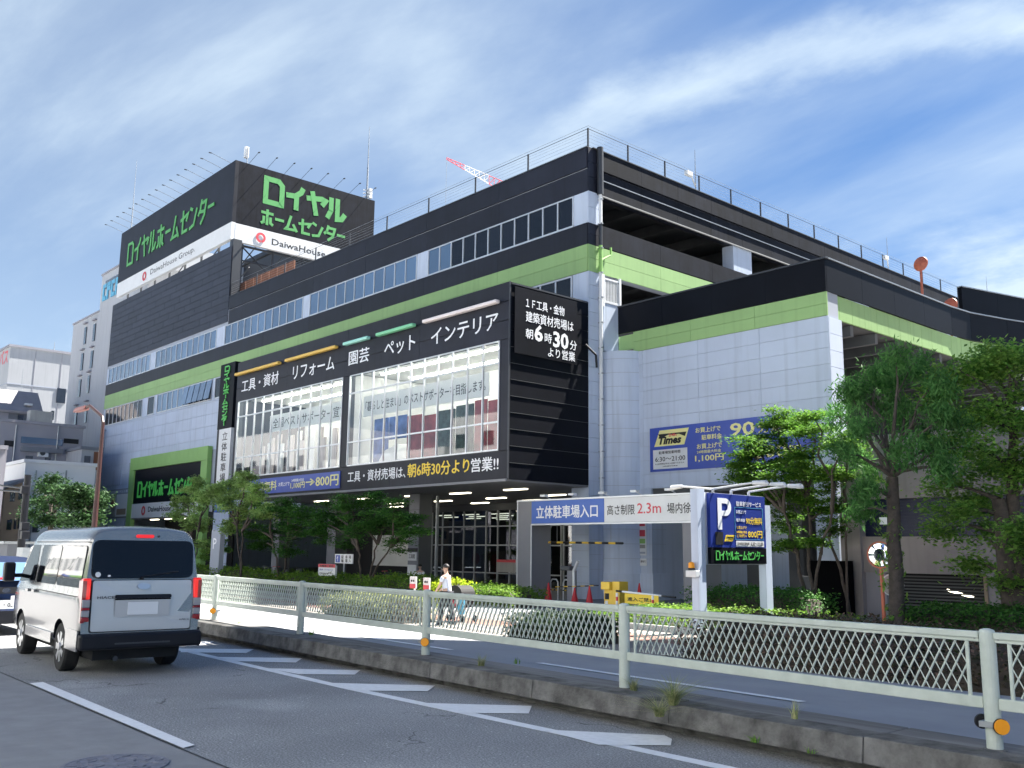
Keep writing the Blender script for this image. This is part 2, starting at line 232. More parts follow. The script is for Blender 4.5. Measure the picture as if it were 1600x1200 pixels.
# ------------------------------------------------------------------ object helpers
OFF = {}
def woff(o): return OFF.get(o.name, Vector((0, 0, 0))) if o is not None else Vector((0, 0, 0))
def tag(o, label=None, cat=None, group=None, kind=None):
    if label: o['label'] = label
    if cat: o['category'] = cat
    if group: o['group'] = group
    if kind: o['kind'] = kind
    return o
def thing(name, label, cat, loc=(0, 0, 0), group=None, rz=0):
    o = bpy.data.objects.new(name, None); o.empty_display_size = .3; o.location = loc; o.rotation_euler = (0, 0, rz); COL.objects.link(o)
    OFF[o.name] = Vector(loc) if rz == 0 else Vector((0, 0, 0))
    return tag(o, label, cat, group)
class MB:
    def __init__(s): s.v = []; s.f = []; s.m = []
    def add(s, vs, fs, mi=0):
        b = len(s.v); s.v += [tuple(v) for v in vs]; s.f += [tuple(b+i for i in f) for f in fs]; s.m += [mi]*len(fs); return s
    def box(s, x0, x1, y0, y1, z0, z1, mi=0):
        return s.add([(x0, y0, z0), (x1, y0, z0), (x1, y1, z0), (x0, y1, z0), (x0, y0, z1), (x1, y0, z1), (x1, y1, z1), (x0, y1, z1)],
                     [(0, 3, 2, 1), (4, 5, 6, 7), (0, 1, 5, 4), (1, 2, 6, 5), (2, 3, 7, 6), (3, 0, 4, 7)], mi)
    def hexa(s, p, mi=0):   # 8 points: bottom 4, top 4
        return s.add(p, [(0, 3, 2, 1), (4, 5, 6, 7), (0, 1, 5, 4), (1, 2, 6, 5), (2, 3, 7, 6), (3, 0, 4, 7)], mi)
    def poly(s, pts, mi=0): return s.add(pts, [tuple(range(len(pts)))], mi)
    def slab(s, pts, up, mi=0):   # polygon extruded by vector up
        n = len(pts); up = Vector(up); a = [Vector(p) for p in pts]; b = [p+up for p in a]
        return s.add(a+b, [tuple(range(n))[::-1], tuple(range(n, 2*n))]+[(i, (i+1) % n, n+(i+1) % n, n+i) for i in range(n)], mi)
    def tube(s, p0, p1, r0, r1=None, n=8, mi=0, cap=True):
        p0 = Vector(p0); p1 = Vector(p1); r1 = r0 if r1 is None else r1; d = (p1-p0)
        if d.length < 1e-6: return s
        d.normalize(); a = d.orthogonal().normalized(); b = d.cross(a); vs = []
        for p, r in ((p0, r0), (p1, r1)):
            for i in range(n):
                t = 2*math.pi*i/n; vs.append(p+a*math.cos(t)*r+b*math.sin(t)*r)
        fs = [(i, (i+1) % n, n+(i+1) % n, n+i) for i in range(n)]
        if cap: fs += [tuple(range(n))[::-1], tuple(range(n, 2*n))]
        return s.add(vs, fs, mi)
    def path(s, pts, r, n=6, mi=0):
        for a, b in zip(pts[:-1], pts[1:]): s.tube(a, b, r, None, n, mi)
        return s
    def lathe(s, c, prof, n=16, mi=0, axis='z'):
        vs = []; fs = []
        for r, h in prof:
            for i in range(n):
                t = 2*math.pi*i/n; x, y = r*math.cos(t), r*math.sin(t)
                vs.append((c[0]+x, c[1]+y, c[2]+h) if axis == 'z' else ((c[0]+h, c[1]+x, c[2]+y) if axis == 'x' else (c[0]+x, c[1]+h, c[2]+y)))
        for k in range(len(prof)-1):
            for i in range(n): fs.append((k*n+i, k*n+(i+1) % n, (k+1)*n+(i+1) % n, (k+1)*n+i))
        fs += [tuple(range(n))[::-1], tuple(range((len(prof)-1)*n, len(prof)*n))]
        return s.add(vs, fs, mi)
    def build(s, name, mats, parent=None, smooth=False, kind=None, bevel=0, local=False):
        me = bpy.data.meshes.new(name); o = woff(parent) if not local else Vector((0, 0, 0))
        me.from_pydata([(v[0]-o.x, v[1]-o.y, v[2]-o.z) for v in s.v], [], s.f)
        mats = mats if isinstance(mats, (list, tuple)) else [mats]
        for m in mats: me.materials.append(M[m] if isinstance(m, str) else m)
        if len(mats) > 1: me.polygons.foreach_set('material_index', s.m)
        if smooth: me.polygons.foreach_set('use_smooth', [True]*len(me.polygons))
        me.update()
        ob = bpy.data.objects.new(name, me); COL.objects.link(ob)
        if parent is not None: ob.parent = parent; OFF[ob.name] = o
        if bevel:
            md = ob.modifiers.new('bevel', 'BEVEL'); md.width = bevel; md.segments = 2; md.limit_method = 'ANGLE'
        if kind: ob['kind'] = kind
        return ob
def bx(name, b, m, parent=None, **k): return MB().box(*b).build(name, m, parent, **k)
def inst(name, me, loc, parent):
    o = bpy.data.objects.new(name, me); o.parent = parent; o.location = Vector(loc)-woff(parent); COL.objects.link(o); OFF[o.name] = woff(parent); return o
_pc = {}
def piece(name, sx, sy, sz, m, loc, parent):     # shared box, origin at its min corner
    k = (name, round(sx, 3), round(sy, 3), round(sz, 3), m)
    if k not in _pc:
        me = bpy.data.meshes.new(name); t = MB().box(0, sx, 0, sy, 0, sz); me.from_pydata(t.v, [], t.f); me.materials.append(M[m]); _pc[k] = me
    return inst(name, _pc[k], loc, parent)
def panel_grid(name, parent, face, pos, a0, a1, z0, z1, nx, nz, m, th=.05, gap=.022, skip=None, jit=0, off=0):
    """face 'y': panels on plane Y=pos facing -Y, a=X.  face 'x': on X=pos facing +X, a=Y"""
    dx = (a1-a0)/nx; dz = (z1-z0)/nz
    for j in range(nz):
        for i in range(nx):
            if skip and skip(a0+dx*(i+.5), z0+dz*(j+.5)): continue
            if face == 'y': piece(name, dx-gap, th, dz-gap, m, (a0+dx*i+gap/2, pos-th, z0+dz*j+gap/2), parent)
            else: piece(name, th, dx-gap, dz-gap, m, (pos, a0+dx*i+gap/2, z0+dz*j+gap/2), parent)

def textmesh(s, bold=0, align='LEFT', lsp=1.0, shear=0):
    c = bpy.data.curves.new('text', 'FONT'); c.body = s; c.size = 1; c.offset = bold; c.align_x = align; c.resolution_u = 2; c.space_line = lsp; c.shear = shear
    o = bpy.data.objects.new('text', c); COL.objects.link(o)
    dg = bpy.context.evaluated_depsgraph_get(); me = bpy.data.meshes.new_from_object(o.evaluated_get(dg)); bpy.data.objects.remove(o); bpy.data.curves.remove(c)
    n = len(me.vertices); co = np.zeros(n*3); me.vertices.foreach_get('co', co); return me, co.reshape(-1, 3)
def lettering(s, m, parent, org, u, v, wdt, hgt, bold=.012, lift=.006, align='LEFT', lsp=1.0, name='lettering', shear=0, thick=0):
    cjk = any(ord(c) > 0x2fff for c in s); bw = bold
    if cjk: bold = 0
    me, co = textmesh(s, bold, align, lsp, shear)
    if cjk and bw > .004:      # embolden by stacked copies, safe for intricate glyphs
        e = bw*1.1; bm = bmesh.new(); 
        for k, (ex, ey) in enumerate(((0, 0), (e, 0), (-e, 0), (0, e*.7), (0, -e*.7))):
            m2 = me.copy(); cc = np.zeros(len(m2.vertices)*3); m2.vertices.foreach_get('co', cc); cc = cc.reshape(-1, 3); cc[:, 0] += ex; cc[:, 1] += ey; cc[:, 2] = k; m2.vertices.foreach_set('co', cc.ravel()); bm.from_mesh(m2); bpy.data.meshes.remove(m2)
        bm.to_mesh(me); bm.free(); co = np.zeros(len(me.vertices)*3); me.vertices.foreach_get('co', co); co = co.reshape(-1, 3); layer = co[:, 2].copy()
    else: layer = np.zeros(len(co))
    thick = 0 if cjk else thick
    lo = co.min(0); hi = co.max(0); d = np.maximum(hi-lo, 1e-6)
    u = Vector(u).normalized(); v = Vector(v).normalized(); nn = u.cross(v); o = Vector(org)+nn*lift-woff(parent)
    sx = wdt/d[0]; sy = hgt/d[1]; xy = (co-lo)*np.array([sx, sy, 0])
    P = np.outer(xy[:, 0], u)+np.outer(xy[:, 1], v)+np.outer(layer*.0012, nn)+np.array(o)
    me.vertices.foreach_set('co', P.ravel()); me.materials.clear(); me.materials.append(M[m]); me.update(); me.name = name
    ob = bpy.data.objects.new(name, me); COL.objects.link(ob); ob.parent = parent; OFF[ob.name] = woff(parent)
    if thick:
        md = ob.modifiers.new('thick', 'SOLIDIFY'); md.thickness = thick; md.offset = 1
    return ob
GLY = {
 'ロ': [([(.12, .04), (.12, .95), (.72, .95), (.9, .80), (.9, .04)], 1)],
 'イ': [([(.88, .96), (.78, .76), (.5, .56), (.04, .52)], 0), ([(.56, .60), (.56, .0)], 0)],
 'ヤ': [([(.0, .62), (.80, .74), (.98, .70), (.80, .46)], 0), ([(.28, .96), (.52, .0)], 0)],
 'ル': [([(.22, .92), (.22, .38), (.04, .03)], 0), ([(.56, .94), (.56, .08), (.80, .12), (.97, .36)], 0)],
 'ホ': [([(.03, .74), (.97, .74)], 0), ([(.5, .97), (.5, .0)], 0), ([(.24, .52), (.24, .16), (.04, .05)], 0), ([(.76, .52), (.76, .16), (.97, .05)], 0)],
 'ー': [([(.06, .5), (.94, .5)], 0)],
 'ム': [([(.44, .96), (.20, .22), (.06, .08), (.84, .12)], 0), ([(.62, .46), (.96, .02)], 0)],
 'セ': [([(.0, .60), (.95, .74), (.76, .46)], 0), ([(.33, .96), (.33, .08), (.96, .08)], 0)],
 'ン': [([(.08, .88), (.42, .76)], 0), ([(.08, .06), (.62, .14), (.92, .76)], 0)],
 'タ': [([(.36, .97), (.24, .58), (.02, .38)], 0), ([(.32, .82), (.90, .82), (.76, .30), (.34, .0)], 0), ([(.22, .50), (.78, .44)], 0)],
}
def strokes(s, m, parent, org, u, v, wdt, hgt, t=.15, lift=.02, name='lettering', vertical=False, gap=.12, thick=.04):
    mb = MB(); n = len(s); u = Vector(u).normalized(); v = Vector(v).normalized(); nn = u.cross(v); o = Vector(org)+nn*lift
    ws = [(.8 if c == 'ー' else 1) for c in s]; tot = sum(ws)+gap*(n-1); x = 0; kk = 0
    for c, cw in zip(s, ws):
        for pts, closed in GLY[c]:
            if vertical and c == 'ー': pts = [(.5, .94), (.5, .06)]
            if vertical: P = [Vector((px, (tot-x-cw+py*cw)/tot)) for px, py in pts]
            else: P = [Vector(((x+px*cw)/tot, py)) for px, py in pts]
            P = [Vector((p.x*wdt, p.y*hgt)) for p in P]
            cell = min(wdt/tot, hgt) if not vertical else min(hgt/tot, wdt)
            hw = cell*t/2; k = len(P); Lp = []; Rp = []
            for i in range(k):
                a = P[i-1] if (i or closed) else None; b = P[(i+1) % k] if (i < k-1 or closed) else None
                d1 = (P[i]-a).normalized() if a is not None else (b-P[i]).normalized(); d2 = (b-P[i]).normalized() if b is not None else d1
                n1 = Vector((-d1.y, d1.x)); n2 = Vector((-d2.y, d2.x)); mm = (n1+n2); mm = mm.normalized() if mm.length > .3 else n1
                q = hw/max(.45, mm.dot(n1)); Lp.append(P[i]+mm*q); Rp.append(P[i]-mm*q)
            rngk = range(k) if closed else range(k-1)
            for i in rngk:
                j = (i+1) % k
                quad = [o+u*p.x+v*p.y for p in (Lp[i], Rp[i], Rp[j], Lp[j])]
                kk += 1; mb.slab(quad, nn*(thick+.0025*(kk % 5)))
        x += cw+gap
    return mb.build(name, m, parent)
XU, YU, ZU = (1, 0, 0), (0, 1, 0), (0, 0, 1)
def structure(o): o['kind'] = 'structure'; return o

# ================================================================== ground
RY = lambda x: 7.45-.055*x           # guard rail line
KF = lambda x: (7.02-.052*x if x > -18 else 7.956-.052*(x+18)*1.6)   # kerb front edge
def strip(name, f0, f1, z0, z1, xs, m, sub=1):
    mb = MB(); 
    for a, b in zip(xs[:-1], xs[1:]): mb.poly([(a, f0(a), z0), (b, f0(b), z0), (b, f1(b), z1), (a, f1(a), z1)])
    return structure(mb.build(name, m))
structure(MB().poly([(-700, -700, -.42), (700, -700, -.42), (700, 700, -.42), (-700, 700, -.42)]).build('ground', 'conc'))
xs = [-330, -140, -80, -50, -30, -22, -18, -14, -10, -6, -2, 3, 12, 40]
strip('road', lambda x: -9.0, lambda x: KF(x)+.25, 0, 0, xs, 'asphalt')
structure(MB().box(-330, 40, -14, -9.0, -.3, .15).build('pavement', 'greyh2'))
strip('path', lambda x: KF(x)+.5, lambda x: 14.4, .14, -.22, xs, 'asphalt2')
# kerb: single precast stones
kerb = tag(thing('kerb', 'weathered concrete kerb carrying the guard fence along the road', 'kerb', (-9, 7.8, 0)), None, None)
kb = MB(); 
x = 2.0
while x > -60:
    L_ = 2.0 if x > -32 else 7.0; a, b = x-L_+.005, x
    j = random.uniform(-.006, .006)
    p = [(a, KF(a)+.10, -.05), (b, KF(b)+.10, -.05), (b, KF(b)+.30, -.05), (a, KF(a)+.30, -.05)]
    mb = MB()
    mb.hexa([(a, KF(a)+.24, -.05), (b, KF(b)+.24, -.05), (b, KF(b)+.5, -.05), (a, KF(a)+.5, -.05), (a, KF(a)+.22, .10), (b, KF(b)+.22, .10), (b, KF(b)+.5, .10), (a, KF(a)+.5, .10)])
    mb.hexa([(a, KF(a)+.0+j, .10), (b, KF(b)+j, .10), (b, KF(b)+.34, .10), (a, KF(a)+.34, .10), (a, KF(a)+.03+j, .30+j), (b, KF(b)+.03+j, .30+j), (b, KF(b)+.34, .30+j), (a, KF(a)+.34, .30+j)])
    mb.hexa([(a, KF(a)+.36, .0), (b, KF(b)+.36, .0), (b, KF(b)+.80, .0), (a, KF(a)+.80, .0), (a, KF(a)+.36, .285), (b, KF(b)+.36, .285), (b, KF(b)+.80, .285), (a, KF(a)+.80, .285)], 1)
    mb.build('kerb_stone', ['kerb', 'kerbt'], kerb, bevel=.012 if x > -22 else 0)
    x -= L_
structure(MB().poly([(-120, -8.9, .004), (30, -8.9, .004), (30, 3.40, .004), (-2, 3.50, .004), (-8.2, 3.58, .004), (-13.1, 3.70, .004), (-20, 3.86, .004), (-120, 6.0, .004)]).build('road_resurfacing', 'asphalt3'))
structure(MB().poly([(-20, 3.86, .007), (-13.1, 3.70, .007), (-8.2, 3.58, .007), (-2, 3.50, .007), (8, 3.46, .007), (8, 3.485, .007), (-2, 3.525, .007), (-8.2, 3.603, .007), (-13.1, 3.723, .007), (-20, 3.885, .007)]).build('road_seam', 'blkp'))
# road markings (measured corners on the road plane)
def mark(pts, z=.004, m='paint', name='road_marking', ref=0):
    return structure(MB().poly([(*onZ(*p, ref).xy, ref+z) for p in pts]).build(name, m))
EL = [(x_, 6.66+ (.0 if x_ > -10.5 else -.035*(x_+10.5))) for x_ in (8, 0, -5, -8.5, -10.5, -13.2, -16, -20, -30, -60)]
mb = MB()
for (a, ya), (b, yb) in zip(EL[:-1], EL[1:]): mb.poly([(a, ya-.075, .004), (a, ya+.075, .004), (b, yb+.075, .004), (b, yb-.075, .004)])
structure(mb.build('edge_line_marking', 'paint'))
for q in (((300, 1004), (335, 1003), (318, 1009), (290, 1010)), ((283, 1014), (397, 1015), (385, 1021), (282, 1020)), ((325, 1027), (473, 1029), (462, 1036), (372, 1034)), ((415, 1045), (563, 1048), (554, 1055), (466, 1054)),
          ((520, 1068), (680, 1072), (668, 1081), (560, 1080)), ((650, 1099), (831, 1104), (826, 1116), (712, 1115)), ((845, 1141), (1038, 1150), (1050, 1156), (1048, 1166), (935, 1165)), ((1190, 1205), (1400, 1215), (1395, 1235), (1320, 1235))):
    mark(q, z=.008, name='hatch_marking')
mark(((46, 1069), (67, 1067), (304, 1166), (286, 1171)), z=.012, name='lane_dash_marking')
for k in range(1, 4):
    a = Vector((-13.06, 3.72, 0)); b = Vector((-8.27, 3.61, 0)); mb = MB(); ox = -10.0*k
    mb.poly([(a.x+ox, 3.94+k*.25, .012), (b.x+ox, 3.86+k*.25, .012), (b.x+ox, 4.02+k*.25, .012), (a.x+ox, 4.10+k*.25, .012)]); structure(mb.build('lane_dash_marking', 'paint'))
mb = MB()
def pz(y, x=-9): return .14-.36*(y-KF(x)-.5)/(14.4-KF(x)-.5)
for (ax, ay), (bx_, by) in (((-10.9, 10.30), (-6.3, 10.12)), ((-24.5, 10.9), (-13.2, 10.4)), ((-45, 11.6), (-29, 11.1))):
    mb.poly([(ax, ay-.085, pz(ay-.085, ax)+.012), (bx_, by-.085, pz(by-.085, bx_)+.012), (bx_, by+.085, pz(by+.085, bx_)+.012), (ax, ay+.085, pz(ay+.085, ax)+.012)])
structure(mb.build('path_marking', 'paint'))
# plaza: rows of pavers in front of the shop
structure(MB().poly([(-120, 14.4, -.30), (20, 14.4, -.30), (20, 60, -.30), (-120, 60, -.30)]).build('plaza', 'plaza3'))
pv = thing('paved_forecourt', 'cream and terracotta paved forecourt strip behind the guard fence', 'paving', (-25, 16, -.3))
for r in range(9):
    y0 = 14.45+r*.62
    for i in range(30):
        x0 = -46+i*1.25
        if x0 > -13.5: continue
        piece('paver', 1.23, .60, .035, 'plaza2' if r in (4, 5) else 'plaza', (x0, y0, -.3), pv)
mh = thing('manhole_cover', 'round cast iron manhole cover with worn pattern in the road', 'manhole cover', (*onZ(180, 1197, 0).xy, 0))
c = onZ(180, 1197, 0)
MB().lathe((c.x, c.y, 0), [(.40, .006), (.40, .014), (.37, .018), (.36, .014)], 40).build('frame_ring', 'iron', mh)
mb = MB().lathe((c.x, c.y, 0), [(.345, .007), (.345, .015)], 40)
for k in range(34):
    a = k*2.399; r = .05+.29*math.sqrt(k/34); px_, py_ = c.x+r*math.cos(a), c.y+r*math.sin(a)
    d = Vector((math.cos(a*1.7), math.sin(a*1.7), 0))*.04; n_ = Vector((-d.y, d.x, 0))*.3
    mb.slab([Vector((px_, py_, .015))+d, Vector((px_, py_, .015))+n_, Vector((px_, py_, .015))-d, Vector((px_, py_, .015))-n_], (0, 0, .006))
mb.build('cover_plate', 'iron', mh)

# ================================================================== main shop building
YA, XC, YB, YP, XL = 29.8, -28.5, 25.1, 31.67, -89.9
B = thing('home_center_building', 'large charcoal and green home improvement store with parking decks above', 'building', (-59, 30, -.3))
# backing walls
bx('wall', (XL, -60.0, YA, YA+.6, 4.2, 19.6), 'greyd', B); bx('wall', (-60.0, XC-.05, YA, YA+.6, 4.46, 19.6), 'greyd', B)
bx('wall', (XL, XL+.5, YA+.6, 80, -.3, 19.6), 'grey', B); bx('wall', (XL+.5, XC-.5, 79.5, 80, -.3, 19.6), 'greyd', B)
bx('roof', (XL+.5, XC-.35, YA+.6, 79.5, 18.9, 19.2), 'darkc', B)
bx('deck_slab', (XL+.5, XC-.35, YA+.6, 79.5, 15.0, 15.5), 'darkc', B); bx('deck_slab', (XL+.5, XC-.35, YA+.6, 79.5, 11.4, 11.8), 'darkc', B); bx('deck_slab', (XL+.5, XC-.35, YA+.6, 79.5, 7.6, 8.0), 'darkc', B)
bx('deck_wall', (-52, -51.7, YA+.6, 79, 11.8, 18.9), 'darkc', B)
# front facade bands
panel_grid('fascia_panel', B, 'y', YA, -64.9, XC, 18.88, 19.85, 6, 1, 'char', th=.10, gap=.012)
panel_grid('fascia_panel', B, 'y', YA, -64.9, XC, 17.78, 18.84, 6, 1, 'char', th=.05, gap=.012)
bx('coping', (-64.9, XC+.04, YA-.13, YA+.5, 19.85, 19.89), 'dsteel', B)
panel_grid('fascia_panel', B, 'y', YA, XL, XC, 15.27, 16.27, 10, 1, 'char', th=.07, gap=.014)
panel_grid('green_panel', B, 'y', YA, XL, XC, 14.02, 15.27, 10, 2, 'green', th=.07, gap=.014)
# slate block (left) with staggered panels
bx('block_core', (XL, -65.1, YA+.02, YA+.5, 18.0, 23.9), 'dsteel', B); bx('block_post', (-65.6, -65.02, YA+.02, YA+.7, 19.85, 24.4), 'dsteel', B)
rows = 11
for j in range(rows):
    z0 = 18.02+j*(5.86/rows); sft = (j % 3)*1.1
    e = [XL]+[XL+.2+sft+i*3.1 for i in range(9) if XL+1 < XL+.2+sft+i*3.1 < -66]+[-65.05]
    for a, b in zip(e[:-1], e[1:]): piece('slate_panel', b-a-.02, .05, 5.86/rows-.022, 'slate', (a, YA-.05, z0), B)
# strip windows, level 5
def window_run(x0, x1, z0, z1, n, glassm, parent=B, y=YA, bluefrom=None):
    w_ = thing_part('strip_window', parent)
    MB().box(x0, x1, y-.06, y+.02, z0-.08, z0).box(x0, x1, y-.06, y+.02, z1, z1+.06).build('frame', 'alu', w_)
    dx = (x1-x0)/n
    for i in range(n+1): piece('mullion', .07, .10, z1-z0, 'alu', (x0+dx*i-.035, y-.08, z0), w_)
    for i in range(n): piece('pane', dx-.09, .02, z1-z0-.02, glassm(x0+dx*i) if callable(glassm) else glassm, (x0+dx*i+.045, y-.035+random.uniform(-.004, .004), z0+.01), w_)
    return w_
def thing_part(name, parent):
    o = bpy.data.objects.new(name, None); o.empty_display_size = .2; o.parent = parent; COL.objects.link(o); OFF[o.name] = woff(parent); return o
for x0, x1, n in ((-40.43, -29.40, 11), (-53.05, -41.5, 11), (-65.3, -53.96, 11), (-78.3, -66.75, 11), (-89.4, -79.5, 10)):
    window_run(x0, x1, 16.36, 17.70, n, lambda x: 'glassd' if x > -38.6 else 'glassb')
for a, b in ((-29.36, XC+.0), (-41.46, -40.47), (-53.92, -53.09), (-66.71, -65.34), (-79.46, -78.34), (XL, -89.44)): bx('pier_panel', (a, b, YA-.05, YA, 16.29, 17.76), 'grey', B)
# level 4 windows
for x0, x1, n in ((-89.4, -80.5, 9), (-79.3, -77.9, 1), (-77.3, -67.0, 10), (-66.4, -60.5, 5), (-33.6, -29.5, 4)):
    window_run(x0, x1, 12.50, 13.92, n, lambda x: 'glassb' if -77.5 < x < -72 else 'glassd')
# open awning sashes near the vertical sign
for i in range(5):
    x0 = -71.95+i*1.03
    MB().hexa([(x0+.06, YA-.34, 12.52), (x0+.95, YA-.34, 12.52), (x0+.95, YA-.30, 12.50), (x0+.06, YA-.30, 12.50), (x0+.06, YA-.10, 13.90), (x0+.95, YA-.10, 13.90), (x0+.95, YA-.07, 13.90), (x0+.06, YA-.07, 13.90)]).build('open_sash', 'glassb', B)
for a, b in ((-80.42, -79.38), (-77.82, -77.38), (-66.92, -66.48), (-60.4, -53.0), (XL, -89.5), (-53.0, -33.7), (-29.42, XC)):
    if a == -60.4: panel_grid('wall_panel', B, 'y', YA, a, b, 12.4, 14.0, 3, 1, 'grey')
    elif a == -53.0: bx('wall_panel', (a, b, YA-.05, YA, 12.45, 14.0), 'char', B)
    else: bx('wall_panel', (a, b, YA-.05, YA, 12.4, 14.0), 'grey', B)
bx('wall_panel', (XL, -60.4, YA-.05, YA, 12.26, 12.38), 'grey', B)
# left lower cladding
def insign(x, z): return -81.3 < x < -66.1 and z < 8.95
panel_grid('wall_panel', B, 'y', YA, XL, -53.0, -.3, 12.24, 15, 14, 'grey', skip=lambda x, z: insign(x, z) or (x > -63 and z < 4.4), gap=.02)
bx('ground_wall', (XL, -81.3, YA+.05, YA+.6, -.3, 4.2), 'greyd', B)
# rain pipes left corner
MB().path([(-88.9, YA-.2, 12.0), (-88.9, YA-.2, -.3)], .07).path([(-88.9, YA-.2, 12.0), (-88.9, YA, 12.05)], .07).build('drain_pipe', 'steel', B)
# corner column on the south-east edge
for z0, z1, m in ((-.3, 14.02, 'grey'), (14.02, 15.27, 'green'), (15.27, 16.27, 'char'), (16.27, 17.78, 'grey'), (17.78, 19.85, 'char')):
    nz = max(1, round((z1-z0)/.62)); 
    panel_grid('column_panel', B, 'x', XC, YA-.05, 30.62, z0, z1, 1, nz, m, th=.05, gap=.015)
panel_grid('column_panel', B, 'y', YA, -29.5, XC+.05, -.3, 4.4, 1, 7, 'grey', gap=.015)
bx('column_core', (-29.4, XC, YA+.02, 30.6, -.3, 19.8), 'greyd', B)
for z0, z1, m in ((3.9, 14.05, 'white'), (14.05, 15.3, 'green2'), (15.3, 16.3, 'dsteel'), (16.3, 17.7, 'white'), (17.7, 19.98, 'dsteel')):
    MB().tube((XC+.17, 30.42, z0), (XC+.17, 30.42, z1), .085 if z0 < 17 else .15, n=12).build('drain_pipe', m, B, smooth=False)
MB().path([(XC+.17, 30.42, 14.6), (XC+.17, 31.1, 15.0), (XC+.17, 31.1, 15.35)], .05).build('drain_pipe', 'green2', B)
for z in np.arange(4.8, 19, 1.15): bx('pipe_clamp', (XC+.05, XC+.3, 30.36, 30.48, z, z+.05), 'steel', B)
# south-east side facade
Y1 = 80
def sband(y0, y1, z0, z1, ny, nz, m, th=.06, gap=.014): panel_grid('fascia_panel', B, 'x', XC, y0, y1, z0, z1, ny, nz, m, th, gap)
bx('side_beam', (XC-.4, XC, 30.62, Y1, 17.75, 19.80), 'char', B); bx('side_beam', (XC-.4, XC, 30.62, Y1, 15.27, 16.32), 'char', B); bx('side_beam', (XC-.4, XC, 30.62, Y1, 14.02, 15.27), 'greyd', B)
sband(30.64, Y1, 18.92, 19.85, 18, 1, 'charS', .12); sband(30.64, Y1, 17.76, 18.84, 18, 1, 'charS'); sband(30.64, Y1, 15.30, 16.32, 12, 1, 'charS'); sband(30.64, Y1, 14.02, 15.26, 12, 2, 'green')
bx('coping', (XC-.3, XC+.15, 30.0, Y1, 19.85, 19.89), 'dsteel', B); bx('ledge', (XC+.05, XC+.10, 30.64, Y1, 18.45, 18.49), 'steel', B); bx('ledge', (XC, XC+.09, 30.64, Y1, 17.70, 17.75), 'conc', B)
for y0 in (40.9, 53.5, 66.0): bx('deck_column', (XC-.75, XC-.05, y0, y0+1.65, 15.5, 17.76), 'grey', B)
for k, y in enumerate(np.arange(31.4, 79, 3.2)):
    piece('deck_beam', 22.0, .35, .55, 'darkc', (XC-23.0, y, 18.3), B); piece('deck_beam', 22.0, .35, .6, 'darkc', (XC-23.0, y, 14.4), B)
for k in range(6): piece('deck_joist', .18, 48, .25, 'darkc', (XC-2.2-k*3.3, 30.8, 18.6), B)
# balustrade cage beside the column
cg = thing_part('balustrade', B)
MB().box(XC+.1, XC+.16, 30.66, 31.72, 13.78, 13.86).box(XC+.1, XC+.16, 30.66, 31.72, 12.70, 12.80).box(XC+.08, XC+.18, 31.66, 31.78, 12.5, 14.0).box(XC+.08, XC+.18, 30.58, 30.68, 12.5, 14.0).build('frame', 'white', cg)
for k in range(9): piece('bar', .035, .035, .98, 'white', (XC+.11, 30.76+k*.1, 12.80), cg)
bx('landing_block', (XC-.2, XC+.14, 30.64, 31.6, 10.5, 12.68), 'grey', B)
bx('deck_edge', (XC-.3, XC, 30.64, 79, 10.5, 12.6), 'charS', B)
# round stair drum beneath
mb = MB().lathe((-28.72, 32.25, 0), [(1.62, .75), (1.62, 10.45)], 40); mb.build('stair_drum', 'grey', B, smooth=False)
mb = MB().lathe((-28.72, 32.25, 0), [(1.68, -.3), (1.68, .78)], 40); mb.build('drum_base', 'grey', B)
for z in np.arange(1.4, 10.3, .62): MB().lathe((-28.72, 32.25, z), [(1.628, 0), (1.628, .018)], 40).build('joint_ring', 'greyd', B)
# rooftop wire railing
R_ = thing('rooftop_railing', 'thin wire railing along the parapet of the store roof', 'railing', (XC, YA, 19.9))
ppts = [(XC-.1-i*4.05, YA+.1) for i in range(10)]
qpts = [(XC-.1, YA+.1+i*2.75) for i in range(1, 18)]
for p in ppts+qpts: MB().tube((p[0], p[1], 19.88), (p[0], p[1], 20.86), .045, n=6).build('post', 'dsteel', R_)
mb = MB(); wires = MB()
for a, b in list(zip(ppts[:-1], ppts[1:]))+list(zip([ppts[0]]+qpts[:-1], qpts)):
    for k, z in enumerate((20.05, 20.22, 20.39, 20.56, 20.70)): wires.tube((*a, z), (*b, z), .006, n=3, cap=False)
    mb.tube((*a, 20.84), (*b, 20.84), .014, n=4, cap=False); wires.tube((*a, 20.98), (*b, 20.98), .010, n=3, cap=False)
mb.build('top_rail', 'dsteel', R_); wires.build('wire', 'steel', R_)

# rooftop billboard
XBb = -65.5
BB = thing('rooftop_billboard', 'two sided dark rooftop billboard with green katakana and a white company strip', 'billboard', (XBb, YA, 24.5))
bx('front_panel', (-89.3, XBb, YA, YA+.3, 25.85, 30.75), 'char', BB); bx('side_panel', (XBb-.3, XBb, YA+.3, 42.4, 25.85, 30.75), 'charS', BB)
bx('front_strip', (-89.3, XBb+.0, YA-.01, YA+.3, 24.5, 25.84), 'white', BB); bx('side_strip', (XBb-.3, XBb+.01, YA+.3, 42.4, 24.40, 25.80), 'white', BB)
bx('back_panel', (-89.3, XBb-.3, 42.1, 42.4, 25.0, 30.7), 'dsteel', BB); bx('end_panel', (-89.3, -89.0, YA+.3, 42.1, 28.2, 30.7), 'white', BB)
class FrameBars:
    def tube(s, *a, **k): MB().tube(*a, **k).build('frame_bar', 'dsteel', BB); return s
fr = FrameBars()
for x in np.arange(-88, -65.4, 3.2): fr.tube((x, YA+.6, 23.9), (x, YA+.6, 25.6), .1, n=6)
